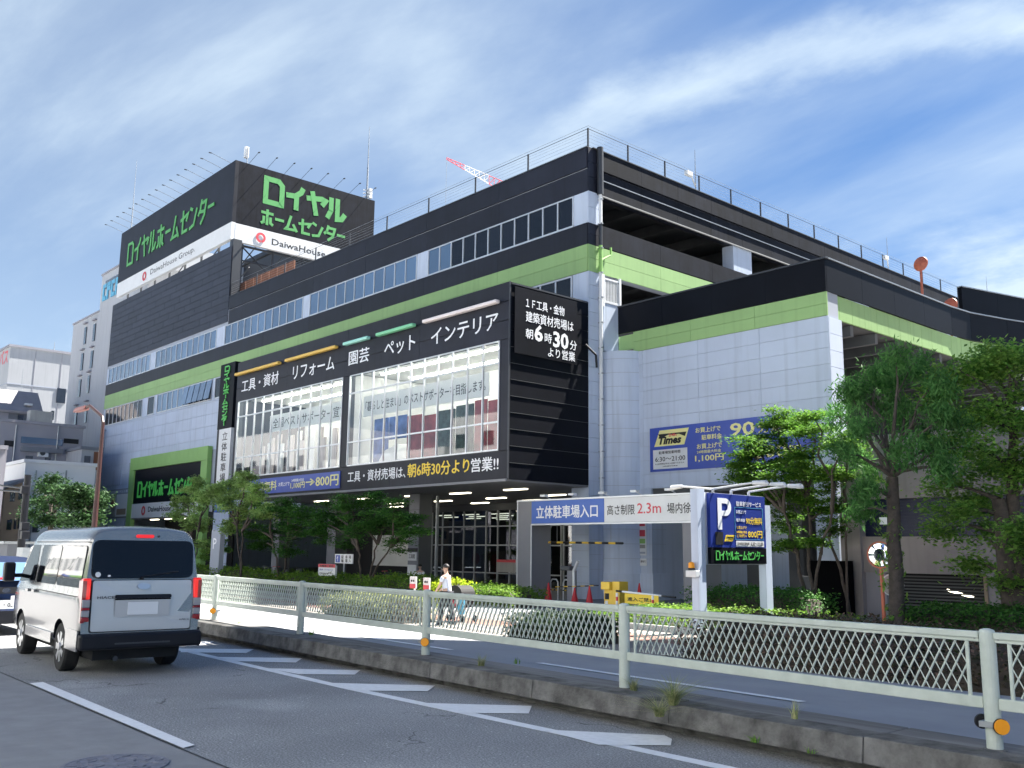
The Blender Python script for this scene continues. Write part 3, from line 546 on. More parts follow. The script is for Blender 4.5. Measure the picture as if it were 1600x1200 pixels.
for y in np.arange(31, 42, 2.6):
    fr.tube((XBb-.6, y, 19.3), (XBb-.6, y, 30), .12, n=6)
    for x in (-72, -79): fr.tube((x, y, 24.4), (XBb-.6, y, 24.4), .09, n=5); fr.tube((x, y, 24.4), (x+3.5, y, 25.8), .05, n=5)
for i, y in enumerate(np.arange(31, 40, 2.6)): fr.tube((XBb-.6, y, 22.3 if i % 2 else 24.3), (XBb-.6, y+2.6, 24.3 if i % 2 else 22.3), .06, n=5); fr.tube((XBb-4, y, 21.3 if i % 2 else 24.2), (XBb-4, y+2.6, 24.2 if i % 2 else 21.3), .06, n=5)
fr.tube((XBb-.6, 30.6, 24.35), (XBb-.6, 42, 24.35), .1, n=6).tube((XBb-.6, 30.6, 23.2), (XBb-.6, 42, 23.2), .07, n=6)
strokes('ロイヤルホームセンター', 'logo', BB, (-87.2, YA, 27.05), XU, ZU, 18.5, 2.15, t=.17)
strokes('ロイヤル', 'logo', BB, (XBb, 32.2, 28.05), YU, ZU, 7.4, 2.05, t=.24, gap=.06, lift=.003, thick=.004)
strokes('ホームセンター', 'logo', BB, (XBb, 32.1, 26.25), YU, ZU, 7.6, 1.30, t=.20, gap=.05, lift=.003, thick=.004)
def logoring(parent, c, u, r, m='redp', th=.28):
    u = Vector(u); n_ = u.cross(Vector(ZU)); mb = MB(); k = 24; c = Vector(c)+n_*.02
    for i in range(k):
        if i == 18: continue
        a, b = 2*math.pi*i/k, 2*math.pi*(i+1)/k
        q = [c+u*math.cos(t)*rr*1.0+Vector(ZU)*math.sin(t)*rr for t, rr in ((a, r), (b, r), (b, r*(1-th*1.6)), (a, r*(1-th*1.6)))]
        mb.slab(q, n_*.02)
    return mb.build('ring_emblem', m, parent)
lettering('DaiwaHouse Group.', 'blkp', BB, (-81.2, YA-.01, 24.85), XU, ZU, 9.2, .66, bold=0); logoring(BB, (-82.5, YA-.02, 25.15), XU, .42)
lettering('DaiwaHouse', 'blkp', BB, (XBb+.01, 33.15, 24.78), YU, ZU, 4.75, .50, bold=.012); lettering('Group.', 'blkp', BB, (XBb+.01, 38.2, 24.62), YU, ZU, 2.3, .62, bold=0); logoring(BB, (XBb+.02, 32.2, 25.12), YU, .40)
for i in range(16):
    x = -66.4-i*1.5; MB().tube((x, YA, 30.78), (x-.25, YA-1.5, 31.25), .016, n=5).box(x-.30, x-.20, YA-1.66, YA-1.45, 31.2, 31.25).build('lamp_arm', 'dsteel', BB)
for i in range(8):
    y = 30.9+i*1.5; MB().tube((XBb, y, 30.78), (XBb+1.5, y, 31.2), .016, n=5).box(XBb+1.45, XBb+1.66, y-.05, y+.05, 31.15, 31.20).build('lamp_arm', 'dsteel', BB)
an = thing('cellular_antenna', 'small white box antenna on a mast at the billboard corner', 'antenna', (XBb-.6, YA+1.2, 30.7))
MB().tube((XBb-.6, YA+1.2, 30.7), (XBb-.6, YA+1.2, 32.3), .04, n=6).build('mast', 'steel', an); bx('panel', (XBb-.95, XBb-.65, YA+1.05, YA+1.35, 31.5, 32.4), 'white', an)
def rod(label, x, y, z0, z1, r=.05, cat='antenna', extra=0):
    t = thing('lightning_rod', label, cat, (x, y, z0)); MB().tube((x, y, z0), (x, y, z0+(z1-z0)*.45), r, r*.8, n=6).tube((x, y, z0+(z1-z0)*.45), (x, y, z1), r*.6, r*.2, n=6).build('mast', 'steel', t)
    if extra:
        for k in range(3): MB().tube((x-.25, y-.2, z0+.4+k*.3), (x+.25, y+.2, z0+.4+k*.3), .05, n=6).box(x+.15, x+.4, y, y+.3, z0+.2+k*.3, z0+.45+k*.3).build('bracket', 'white', t)
p = onX(573, 310, XBb-.4); q = onX(572, 196, XBb-.4); rod('tall thin mast with white brackets at the right end of the billboard', XBb-.4, p.y, 30.7, q.z, .09, 'mast', 1)
p = onY(206, 345, 31.5); q = onY(214, 250, 31.5); rod('tall thin rod above the left end of the billboard', p.x, 31.5, 30.5, q.z, .07, 'mast')
for (a, b, lb) in (((1087, 296), (1087, 235), 'thin rod with a small camera arm on the long side parapet'), ((1388, 420), (1387, 372), 'thin rod with a small camera arm nearer the ramp mirror')):
    p = onX(*a, XC-.3); q = onX(*b, XC-.3); t = thing('camera_mast', lb, 'mast', (XC-.3, p.y, 19.9)); MB().tube((XC-.3, p.y, 19.8), (XC-.3, p.y, q.z), .035, .012, n=6).build('mast', 'steel', t)
    MB().tube((XC-.3, p.y, 20.3), (XC+.1, p.y-.9, 20.6), .04, n=5).box(XC+.0, XC+.2, p.y-1.3, p.y-.85, 20.5, 20.72).build('camera', 'white', t)
p = onX(1543, 462, XC-.3); rod('thin rod far along the parapet behind the black ramp wall', XC-.3, p.y, 19.9, onX(1541, 432, XC-.3).z, .05, 'mast')
# louvers on the roof
lv = thing('rooftop_louver', 'row of rust brown louver panels on the roof under the billboard', 'louver', (-60, 33, 19.2))
for i in range(8): bx('louver_panel', (-67.4+i*1.22, -66.30+i*1.22, 31.0, 31.1, 19.2, 21.35), 'wood', lv)
# far crane
cr = thing('tower_crane', 'red and white lattice crane jib far behind the roof', 'crane', (-95, 85, 30))
pa = onY(698, 249, 92); pb = onY(772, 292, 92); d = (pb-pa); mbs = [MB(), MB()]
for k in range(14):
    m_ = mbs[0] if k < 4 or k > 8 else mbs[1]
    a = pa+d*(k/10); b = pa+d*((k+1)/10); up = Vector((0, 0, 1.0))*(.3+k*.12); 
    m_.tube(a, b, .08, n=4).tube(a+up, b+up+Vector((0, 0, .12)), .08, n=4).tube(a, b+up, .05, n=4).tube(a, a+up, .05, n=4)
mbs[0].build('jib_section', 'craneR', cr); mbs[1].build('jib_section', 'craneW', cr); MB().tube(pa, pa+Vector((0, 0, -16)), .03, n=4).build('hoist_cable', 'steel', cr)

# ================================================================== projecting showroom bay
S = thing('showroom_bay', 'black projecting upper showroom with two long grids of shop windows', 'shop bay', (-41, 27, 4.4))
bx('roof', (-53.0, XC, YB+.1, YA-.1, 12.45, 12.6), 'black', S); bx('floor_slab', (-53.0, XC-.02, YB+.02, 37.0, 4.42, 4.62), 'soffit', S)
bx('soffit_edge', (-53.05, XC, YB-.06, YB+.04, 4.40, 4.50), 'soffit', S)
WZ0, WZ1 = 5.72, 10.15
for j, (z0, z1, n) in enumerate(((10.2, 10.98, 4), (11.0, 11.78, 4), (11.8, 12.6, 4))): panel_grid('front_panel', S, 'y', YB+.05, -53.0, XC, z0, z1, n, 1, 'char', gap=.012)
panel_grid('front_panel', S, 'y', YB+.05, -53.0, XC, 4.48, 5.62, 6, 1, 'char', gap=.010)
for a, b in ((-53.0, -52.62), (-41.03, -40.38), (-29.02, XC)): bx('front_panel', (a, b, YB, YB+.05, 5.64, 10.18), 'char', S)
for a, b in ((-53.0, -52.62), (-41.03, -40.38), (-29.02, XC-.05)): bx('front_pier', (a, b, YB+.06, YB+.3, 4.6, 12.45), 'dsteel', S)
bx('top_beam', (-53.0, XC-.1, YB+.06, YB+.3, 10.18, 12.45), 'dsteel', S); bx('bottom_beam', (-53.0, XC-.1, YB+.06, YB+.3, 4.6, 5.66), 'dsteel', S)
for x0, x1, n in ((-52.6, -41.05, 11), (-40.36, -29.04, 11)):
    w_ = thing_part('window_grid', S)
    fb = MB().box(x0, x1, YB-.02, YB+.06, WZ0-.06, WZ0).box(x0, x1, YB-.02, YB+.06, WZ1, WZ1+.04)
    fb.build('frame', 'alu', w_)
    for z in (6.83, 9.26): bx('transom', (x0, x1, YB-.02, YB+.06, z-.035, z+.035), 'alu', w_)
    dx = (x1-x0)/n
    for i in range(n+1): piece('mullion', .06, .09, WZ1-WZ0, 'alu', (x0+dx*i-.03, YB-.04, WZ0), w_)
    for i in range(n):
        for z0, z1 in ((WZ0, 6.79), (6.87, 9.22), (9.30, WZ1)): piece('pane', dx-.08, .012, z1-z0-.01, 'sglass', (x0+dx*i+.04, YB+.0, z0+.005), w_)
# interior of the bay
bx('ceiling', (-52.9, XC-.1, YB+.3, YA-.02, 10.35, 10.45), 'room', S); bx('back_wall', (-52.9, XC-.1, YA-.06, YA-.02, 4.62, 10.35), 'room', S); bx('left_wall', (-53.0, -52.95, YB+.3, YA, 4.62, 12.45), 'char', S); bx('inner_floor', (-52.9, XC-.1, YB+.3, YA-.06, 4.66, 4.70), 'room', S)
MB().box(-41.0, -40.4, YB+.3, YA-.06, 4.7, 10.3).build('inner_wall', 'room', S)
for y in (26.4, 28.2):
    for i in range(17):
        x = -52.2+i*1.4
        if -41.9 < x < -40.3: continue
        piece('light_tube', 1.15, .09, .05, 'tube', (x, y, 10.28), S)
# window displays
for k in range(19):
    x = -52.3+k*.58; piece('curtain_fold', .44, .08, 2.7, ('curtain', 'room', 'curtain')[k % 3], (x, 26.5+(k % 2)*.15, 4.9+(k % 4)*.2), S)
bn = thing_part('banner', S); bx('sheet', (-49.6, -41.3, 25.62, 25.65, 8.15, 9.10), 'banner', bn)
lettering('全国ベストサポーター宣言', 'blkp', bn, (-49.2, 25.62, 8.33), XU, ZU, 7.7, .58, bold=.005)
bn = thing_part('banner', S); bx('sheet', (-39.9, -30.3, 25.62, 25.65, 8.10, 9.12), 'banner', bn)
lettering('「暮らしと住まい」のベストサポーターを目指します。', 'blkp', bn, (-39.7, 25.62, 8.35), XU, ZU, 9.2, .5, bold=.005)
for k, (x0, x1, z0, z1, m) in enumerate(((-39.6, -38.4, 5.9, 8.0, 'bluecloth'), (-38.3, -36.9, 6.9, 8.0, 'bluecloth'), (-36.8, -35.6, 5.6, 7.9, 'redcloth'), (-35.5, -34.6, 5.5, 7.8, 'redcloth'), (-34.5, -33.2, 5.4, 7.9, 'dcloth'), (-33.1, -31.9, 5.4, 8.0, 'dcloth'), (-31.8, -31.0, 5.5, 8.1, 'redcloth'), (-30.9, -30.2, 5.5, 8.0, 'redcloth'), (-30.1, -29.2, 5.4, 8.2, 'room'))):
    bx('display_cloth', (x0, x1, 26.1, 26.16, z0, z1), m, S)
MB().lathe((-38.2, 27.0, 4.7), [(1.3, 0), (1.25, 1.2), (1.0, 1.7), (.5, 2.0), (.1, 2.05)], 20).build('display_tent', 'banner', S, smooth=True)
for k in range(14): 
    x = random.uniform(-52, -30); z = 5.2+random.uniform(0, .6); piece('display_goods', random.choice((.4, .6, .8)), .4, random.choice((.7, 1.0, 1.3)), random.choice(('room', 'roofm' if False else 'roomf', 'banner', 'tan')), (x, 26.6, z-.5), S)
# right side face
bx('side_wall', (XC-.08, XC, YB+.06, YA-.07, 4.5, 12.5), 'black', S)
for j in range(12):
    z0 = 4.48+j*.676; piece('side_panel', .035, 4.58, .655, 'black', (XC, YB+.06, z0), S)
    if z0 < 9.6: bx('ledge', (XC+.035, XC+.060, YB+.1, YA-.15, z0+.655, z0+.668), 'concd', S)
bx('edge_trim', (XC, XC+.06, YB, YB+.06, 4.48, 12.6), 'dsteel', S)
bx('side_top_trim', (XC+.035, XC+.08, YB+.1, YA-.1, 12.50, 12.56), 'dsteel', S)
# opening hours sign on the side
hs = thing('opening_hours_sign', 'black sign with white text 朝6時30分より営業 on the side of the bay', 'sign', (XC+.1, 27.1, 11))
bx('panel', (XC+.09, XC+.13, 25.32, 28.95, 9.62, 12.42), 'black', hs); xs_ = XC+.13
for s, y0, z0, w0, h0, bo in (('１Ｆ工具・金物', 25.92, 11.62, 2.25, .42, .02), ('建築資材売場は', 25.92, 11.02, 2.8, .46, .015), ('朝', 25.92, 10.32, .42, .42, .012), ('6', 26.42, 10.28, .48, .72, .03), ('時', 27.0, 10.30, .42, .42, .012), ('30', 27.5, 10.18, .92, .70, .03), ('分', 28.5, 10.22, .42, .42, .012), ('より営業', 27.2, 9.72, 1.62, .42, .012)):
    lettering(s, 'whitel', hs, (xs_, y0, z0), YU, ZU, w0, h0, bold=bo)
fp = MB().path([(XC+.1, 29.5, 10.6), (XC+.35, 29.9, 10.15), (XC+.35, 29.95, 9.6)], .05); fp.build('cable_bracket', 'blackp', S)
# department signs
for s, x0, x1, bx0, bx1, m, lb in (('工具・資材', -52.35, -47.85, -52.85, -47.5, 'gold', 'white 工具・資材 lettering under a short amber light bar'), ('リフォーム', -46.25, -41.95, -46.75, -41.55, 'gold', 'white リフォーム lettering under a longer amber light bar'),
                               ('園芸', -40.6, -38.75, -40.8, -38.6, 'mint', 'white 園芸 lettering under a mint light bar'), ('ペット', -37.45, -34.95, -37.85, -34.85, 'lgreen', 'white ペット lettering under a green light bar'), ('インテリア', -33.75, -29.15, -34.1, -29.0, 'pink', 'white インテリア lettering under a pale pink light bar')):
    t = thing('department_sign', lb, 'sign', (x0, YB, 11), 'department signs over the shop windows')
    lettering(s, 'whitel', t, (x0, YB, 10.70), XU, ZU, x1-x0, .74, bold=.012, thick=.03)
    b = MB().box(bx0, bx1, YB-.30, YB-.04, 11.74, 11.90); b.build('light_bar', m, t, bevel=.05)
    MB().box(bx0+.4, bx0+.5, YB-.04, YB, 11.78, 11.86).box(bx1-.5, bx1-.4, YB-.04, YB, 11.78, 11.86).build('bracket', 'dsteel', t)
t = thing('shop_notice_lettering', 'white and yellow lettering 工具・資材売場は、朝6時30分より営業!! under the right windows', 'sign', (-35, YB, 5))
lettering('工具・資材売場は、', 'whitel', t, (-40.25, YB, 4.86), XU, ZU, 4.85, .54, bold=.015, thick=.02); lettering('朝6時30分より', 'yel', t, (-35.25, YB, 4.86), XU, ZU, 4.4, .62, bold=.02, thick=.02); lettering('営業!!', 'whitel', t, (-30.75, YB, 4.86), XU, ZU, 1.75, .58, bold=.015, thick=.02)
t = thing('parking_price_banner', 'long blue banner with yellow parking price below the left shop windows', 'banner', (-47, YB, 5))
bx('sheet', (-52.4, -40.9, YB-.05, YB-.01, 4.62, 5.46), 'blue', t)
for s, m, x0, z0, w0, h0 in (('駐車料金', 'yelp', -52.0, 4.85, 1.7, .4), ('90分無料', 'yelp', -50.2, 4.78, 2.9, .52), ('お買上げで', 'whitel', -47.1, 4.95, 1.2, .22), ('24時間最大料金', 'whitel', -45.7, 5.13, 1.3, .16), ('1,100円', 'yelp', -45.8, 4.76, 1.5, .34), ('→', 'yelp', -44.2, 4.86, .9, .38), ('800円', 'yelp', -43.2, 4.76, 2.2, .56)):
    lettering(s, m, t, (x0, YB-.05, z0), XU, ZU, w0, h0, bold=.02)
# ceiling lights under the bay
for x, y in [(-36.45, 29.1), (-32.1, 28.8), (-40.1, 29.0), (-44.6, 29.0), (-49.2, 29.0), (-43.1, 33.2), (-38.3, 33.0), (-47.8, 33.2), (-33.9, 33.0)]+[(-43.1, 35.9), (-38.3, 35.6), (-51.5, 35.8)]:
    bx('ceiling_light', (x-.72, x+.72, y-.1, y+.1, 4.37, 4.415), 'tubeo', S)
MB().lathe((-41.6, 27.4, 4.05), [(.03, .37), (.03, .1), (.14, .08), (.16, -.02), (.08, -.10)], 12).build('dome_camera', 'steel', S)
# shop front under the bay
SF = thing('ground_floor_shop', 'dark glazed ground floor shop front under the projecting bay', 'shop front', (-45, 37, -.3))
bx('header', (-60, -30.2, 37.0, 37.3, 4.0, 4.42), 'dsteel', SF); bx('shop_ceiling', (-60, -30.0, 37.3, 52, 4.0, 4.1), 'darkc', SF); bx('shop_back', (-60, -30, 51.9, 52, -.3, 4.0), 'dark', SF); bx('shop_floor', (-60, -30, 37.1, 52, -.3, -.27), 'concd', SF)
for x0, x1, n in ((-49.0, -37.4, 11), (-37.2, -30.4, 6)):
    dx = (x1-x0)/n
    for i in range(n+1): piece('mullion', .07, .1, 4.3, 'steel', (x0+dx*i-.035, 36.9, -.3), SF)
    for z in (1.95, 3.05, .35): bx('transom', (x0, x1, 36.92, 37.0, z, z+.07), 'steel', SF)
    for i in range(n):
        for z0, z1 in ((-.28, .34), (.42, 1.94), (2.02, 3.04), (3.12, 4.0)): piece('pane', dx-.08, .012, z1-z0, 'dglass', (x0+dx*i+.04, 36.97, z0), SF)
for j, y in enumerate((39.5, 42, 44.5, 47)):
    for i in range(8):
        x = -55+i*2.9+(j % 2)*.5; piece('ceiling_tube', 1.6, .12, .05, 'tubeo', (x, y, 3.92), SF)
for i in range(9): piece('goods_shelf', 1.8, .6, 1.5+.2*(i % 3), ('roomf', 'concd', 'tan')[i % 3], (-52+i*2.4, 40+(i % 2)*1.5, -.27), SF)
for px_, py_ in ((743, 873), (773, 875)):
    p = onY(px_, py_, 37.5); MB().lathe((p.x, p.y, p.z), [(.34, 0), (.34, .04)], 20, axis='y').tube((p.x, p.y+.02, -.3), (p.x, p.y+.02, p.z-.3), .03).build('round_notice', 'redp', SF)
p = onY(793, 880, 36.4); bx('notice_board', (p.x-.8, p.x+.8, 36.3, 36.36, p.z-.5, p.z+.2), 'conc', SF); bx('notice_header', (p.x-.8, p.x+.8, 36.28, 36.30, p.z+.05, p.z+.2), 'redp', SF)
# left dark entrance part
bx('entrance_back', (-60, -49.1, 36.9, 37.0, -.3, 4.0), 'dark', SF); bx('bright_wall', (-55.2, -50.4, 36.6, 36.7, .6, 2.6), 'room', SF)
for x in (-58.5, -56.9): MB().lathe((x, 35.5, 3.1), [(.10, 0), (.10, .12)], 10).build('globe_lamp', 'tubeo', SF)
# columns under the bay
cl = thing('bay_column', 'grey square column with notices below the projecting bay, behind the hedge', 'column', (-38.6, 28, -.3), 'columns under the projecting bay')
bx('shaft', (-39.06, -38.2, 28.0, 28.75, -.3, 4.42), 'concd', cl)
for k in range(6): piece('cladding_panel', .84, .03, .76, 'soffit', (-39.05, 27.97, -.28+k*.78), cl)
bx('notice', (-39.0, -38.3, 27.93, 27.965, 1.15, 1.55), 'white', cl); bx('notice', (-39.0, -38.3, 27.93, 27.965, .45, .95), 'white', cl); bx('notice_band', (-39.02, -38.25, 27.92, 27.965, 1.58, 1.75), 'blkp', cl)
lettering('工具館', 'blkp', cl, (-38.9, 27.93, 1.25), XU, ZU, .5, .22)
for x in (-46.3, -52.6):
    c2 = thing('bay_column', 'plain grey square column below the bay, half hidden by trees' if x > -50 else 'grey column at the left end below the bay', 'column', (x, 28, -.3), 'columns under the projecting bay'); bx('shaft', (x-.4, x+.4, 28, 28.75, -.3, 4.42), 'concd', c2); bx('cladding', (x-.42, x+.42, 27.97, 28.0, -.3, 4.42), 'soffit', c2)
pp = onY(681, 900, 30); pi = thing('drain_pipe_post', 'thin grey vertical pipe right of the notice column', 'pipe', (pp.x, 30, -.3)); MB().tube((pp.x, 30, -.3), (pp.x, 30, 4.42), .09, n=10).build('pipe', 'steel', pi)

# ================================================================== signs on the left facade
es = thing('entrance_sign', 'black sign in a thick green frame with green katakana and white strip', 'sign', (-73.7, YA-.3, 6))
panel_grid('frame_panel', es, 'y', YA-.35, -81.25, -66.15, 7.9, 8.93, 9, 1, 'green2', th=.05, gap=.015)
bx('frame_core', (-81.25, -66.15, YA-.34, YA-.05, 7.9, 8.9), 'green2', es); bx('frame_side', (-81.25, -80.3, YA-.40, YA-.05, -.3, 7.88), 'green2', es); bx('frame_side', (-67.2, -66.15, YA-.40, YA-.05, -.3, 7.88), 'green2', es)
bx('panel', (-80.28, -67.22, YA-.28, YA-.1, 5.12, 7.88), 'black', es); bx('strip', (-80.28, -67.22, YA-.36, YA-.1, 3.95, 5.10), 'white', es)
strokes('ロイヤルホームセンター', 'logol', es, (-79.4, YA-.28, 5.62), XU, ZU, 11.6, 1.25, t=.20)
logoring(es, (-77.6, YA-.37, 4.5), XU, .38); lettering('DaiwaHouse Group.', 'blkp', es, (-76.7, YA-.36, 4.25), XU, ZU, 7.4, .56, bold=.02)
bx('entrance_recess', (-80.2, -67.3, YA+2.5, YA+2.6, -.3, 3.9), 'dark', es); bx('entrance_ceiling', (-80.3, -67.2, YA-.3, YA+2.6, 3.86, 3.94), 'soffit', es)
for k in range(4): bx('ceiling_light', (-78.6+k*3, -77.2+k*3, YA+.6, YA+.8, 3.80, 3.855), 'tubeo', es)
bx('outline_frame', (-87.2, -84.0, YA-.12, YA-.06, 6.9, 8.2), 'grey', B)
pb_ = thing('poster_board', 'two tall notice panels with small print beside the green sign frame', 'poster', (-84.5, YA, 5.2))
bx('board', (-87.6, -81.6, YA-.14, YA-.06, 4.05, 6.5), 'soffit', pb_); bx('header', (-87.5, -81.7, YA-.16, YA-.14, 6.1, 6.45), 'greyd', pb_)
lettering('工具・資材館', 'whitel', pb_, (-87.3, YA-.16, 6.15), XU, ZU, 2.4, .24); lettering('2Fペット館', 'whitel', pb_, (-84.4, YA-.16, 6.15), XU, ZU, 2.4, .24)
bx('left_sheet', (-87.4, -84.7, YA-.17, YA-.14, 4.15, 6.05), 'roomf', pb_); bx('right_sheet', (-84.5, -81.8, YA-.17, YA-.14, 4.15, 6.05), 'banner', pb_); bx('photo', (-87.1, -86.0, YA-.19, YA-.17, 4.9, 5.5), 'banner', pb_); bx('photo', (-85.7, -84.9, YA-.19, YA-.17, 4.9, 5.7), 'redcloth', pb_); bx('photo', (-84.2, -82.1, YA-.19, YA-.17, 4.3, 4.8), 'tan', pb_)
# vertical blade sign
vs = thing('blade_sign', 'tall vertical blade sign, green katakana over 立体駐車場 at the left end of the bay', 'sign', (-59.5, 27, 8))
VY = 27.0; vx0, vx1 = -59.55, -57.45
bx('upper_box', (vx0, vx1, VY, VY+.5, 9.28, 13.6), 'black', vs); bx('white_box', (vx0+.35, vx1, VY, VY+.5, 5.62, 9.26), 'white', vs); bx('blue_box', (vx0+.35, vx1, VY, VY+.5, 3.9, 5.60), 'blue2', vs); bx('spine', (vx0, vx0+.33, VY+.02, VY+.5, 3.9, 9.26), 'blackp', vs)
bx('arm', (vx0+.5, vx1-.5, VY+.5, YA-.05, 12.4, 12.7), 'blackp', vs); bx('arm', (vx0+.5, vx1-.5, VY+.5, YA-.05, 5.0, 5.3), 'blackp', vs)
strokes('ロイヤルホームセンター', 'logol', vs, (vx0+.68, VY, 9.45), XU, ZU, .78, 3.95, t=.24, vertical=True)
lettering('立\n体\n駐\n車\n場', 'blkp', vs, (vx0+.85, VY, 5.8), XU, ZU, .80, 3.25, bold=.012, lsp=1.12)
lettering('P', 'whitel', vs, (vx0+.75, VY, 4.2), XU, ZU, .85, 1.15, bold=.03)
gs = thing('ground_sign', 'blue grey upright information pillar behind the left street trees', 'sign', (-57, 24, -.3)); p = onY(335, 880, 22); bx('panel', (p.x-.55, p.x+.5, 22, 22.25, -.3, onY(335, 828, 22).z), 'greyd', gs); lettering('P', 'whitel', gs, (p.x-.3, 22, 1.6), XU, ZU, .4, .55)

# ================================================================== parking ramp building
RB = thing('parking_ramp_building', 'grey panelled parking ramp building with green band and black parapet', 'building', (-23, 33, -.3))
XR = -18.0
bx('wall_core', (-27.45, XR-.05, YP+.02, YP+.8, 4.36, 12.6), 'greyd', RB)
panel_grid('wall_panel', RB, 'y', YP+.03, -27.0, XR, 4.36, 10.44, 3, 10, 'grey', gap=.011); panel_grid('wall_panel', RB, 'y', YP+.03, -27.5, -27.0, 4.36, 10.44, 1, 10, 'grey', gap=.012)
panel_grid('green_panel', RB, 'y', YP+.01, -27.5, XR, 10.44, 11.36, 3, 2, 'green2' if False else 'green', th=.06, gap=.012)
bx('green_panel', (-28.4, -27.5, YP, YP+.1, 10.62, 11.28), 'green', RB)
panel_grid('parapet_panel', RB, 'y', YP+.0, -28.42, XR, 11.37, 12.62, 4, 1, 'black', th=.08, gap=.008)
bx('coping', (-28.42, XR+.06, YP-.12, YP+.1, 12.62, 12.68), 'dsteel', RB)
bx('link_slab', (-28.4, -26.9, YP+.12, YP+3, 10.3, 10.6), 'soffit', RB)
panel_grid('side_panel', RB, 'x', XR-.05, YP, YP+.95, -.3, 10.4, 1, 17, 'grey', gap=.015)
bx('right_pillar', (XR-.9, XR-.06, YP+.02, YP+.95, -.3, 4.4), 'grey', RB)
bx('left_pillar', (-27.5, -26.6, YP-.02, YP+.9, .78, 4.36), 'grey', RB); bx('pillar_base', (-27.62, -26.48, YP-.12, YP+1.0, -.3, .80), 'grey', RB)
for z in (1.4, 2.02, 2.64, 3.26, 3.88): bx('pillar_joint', (-27.505, -26.595, YP-.025, YP+.9, z, z+.015), 'greyd', RB)
# passage wall running back
bx('passage_wall', (-26.9, -26.65, YP+.95, 60, -.3, 4.36), 'grey', RB); bx('passage_ceiling', (-27, XR-.1, YP+.8, 60, 4.36, 4.6), 'darkc', RB)
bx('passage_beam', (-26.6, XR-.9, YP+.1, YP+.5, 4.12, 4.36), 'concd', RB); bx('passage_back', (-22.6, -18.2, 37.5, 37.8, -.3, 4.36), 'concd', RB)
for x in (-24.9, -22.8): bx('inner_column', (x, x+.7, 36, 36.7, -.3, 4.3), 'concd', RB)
# side parapet following the ramp, bending right
pl = [Vector((XR, YP, 0)), Vector((XR, 42.2, 0)), Vector((XR+.12, 43.9, 0)), Vector((XR+.75, 46.4, 0)), Vector((XR+1.7, 49.4, 0)), Vector((XR+4.2, 57, 0))]
for a, b in zip(pl[:-1], pl[1:]):
    d = (b-a); n_ = Vector((d.y, -d.x, 0)).normalized()*.08; k = max(1, round(d.length/2.7))
    for i in range(k):
        p0 = a+d*(i/k)+d.normalized()*.006; p1 = a+d*((i+1)/k)-d.normalized()*.006
        MB().slab([p0+Vector((0, 0, 11.37)), p1+Vector((0, 0, 11.37)), p1-n_+Vector((0, 0, 11.37)), p0-n_+Vector((0, 0, 11.37))][::1], (0, 0, 1.27)).build('parapet_panel', 'black', RB)
    MB().slab([a+n_*.5+Vector((0, 0, 12.65)), b+n_*.5+Vector((0, 0, 12.65)), b-n_*1.4+Vector((0, 0, 12.65)), a-n_*1.4+Vector((0, 0, 12.65))], (0, 0, .05)).build('coping', 'steel', RB)
    k = max(1, round(d.length/.95))
    for i in range(k):
        p0 = a+d*(i/k)+d.normalized()*.008-n_; p1 = a+d*((i+1)/k)-d.normalized()*.008-n_
        MB().slab([p0+Vector((0, 0, 10.42)), p1+Vector((0, 0, 10.42)), p1-n_+Vector((0, 0, 10.42)), p0-n_+Vector((0, 0, 10.42))], (0, 0, .93)).build('green_panel', 'green', RB)
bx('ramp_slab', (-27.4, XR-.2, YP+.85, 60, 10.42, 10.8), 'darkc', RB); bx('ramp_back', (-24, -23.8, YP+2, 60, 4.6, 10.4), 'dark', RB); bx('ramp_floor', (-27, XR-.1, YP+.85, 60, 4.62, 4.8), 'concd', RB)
for k, y in enumerate(np.arange(33.6, 58, 1.9)): piece('ramp_beam', 8.6, .22, .42, 'concd', (-26.8, y, 9.98), RB)
uw = thing('upper_ramp_wall', 'black upper ramp wall rising behind the parapet at the right edge', 'wall', (-18.5, 46, 12.6))
a, b = Vector((-18.98, 45.84, 0)), Vector((-17.0, 53.4, 0)); d = b-a; n_ = Vector((d.y, -d.x, 0)).normalized()*.2
for i in range(3):
    p0, p1 = a+d*i/3, a+d*((i+1)/3)-d.normalized()*.01
    MB().slab([p+Vector((0, 0, 11.4)) for p in (p0, p1, p1-n_, p0-n_)], (0, 0, 3.1)).build('panel', 'black', uw)
MB().slab([p+Vector((0, 0, 14.5)) for p in (a+n_*.2, b+n_*.2, b-n_*1.2, a-n_*1.2)], (0, 0, .05)).build('coping', 'steel', uw)
def traffic_mirror(label, c, post0, r, n_, postm='salmon', m='mirror', backm='salmon', show_back=False):
    t = thing('convex_mirror', label, 'mirror', (c.x, c.y, post0)); n_ = Vector(n_).normalized()
    MB().tube((c.x, c.y, post0), (c.x, c.y, c.z-.1), .055, n=8).build('post', postm, t)
    MB().tube(c, c+n_*.05, r*1.06, r*1.10, n=28).tube(c+n_*-.08, c, r*.4, r*1.06, n=28).build('rim', backm, t)
    MB().tube(c+n_*.052, c+n_*.075, r*.98, r*.9, n=28).tube(c+n_*.075, c+n_*.09, r*.9, r*.5, n=28).build('mirror_face', m, t, smooth=False); return t
c = onX(1438, 412, -19.2); traffic_mirror('orange round mirror seen from behind on an orange post above the ramp parapet', c, 12.3, .32, (.1, .9, -.1))
c = onX(1484, 478, -19.2); traffic_mirror('orange round mirror cut off by the ramp parapet beside the black wall', c, 11.6, .36, (.2, .9, -.1))
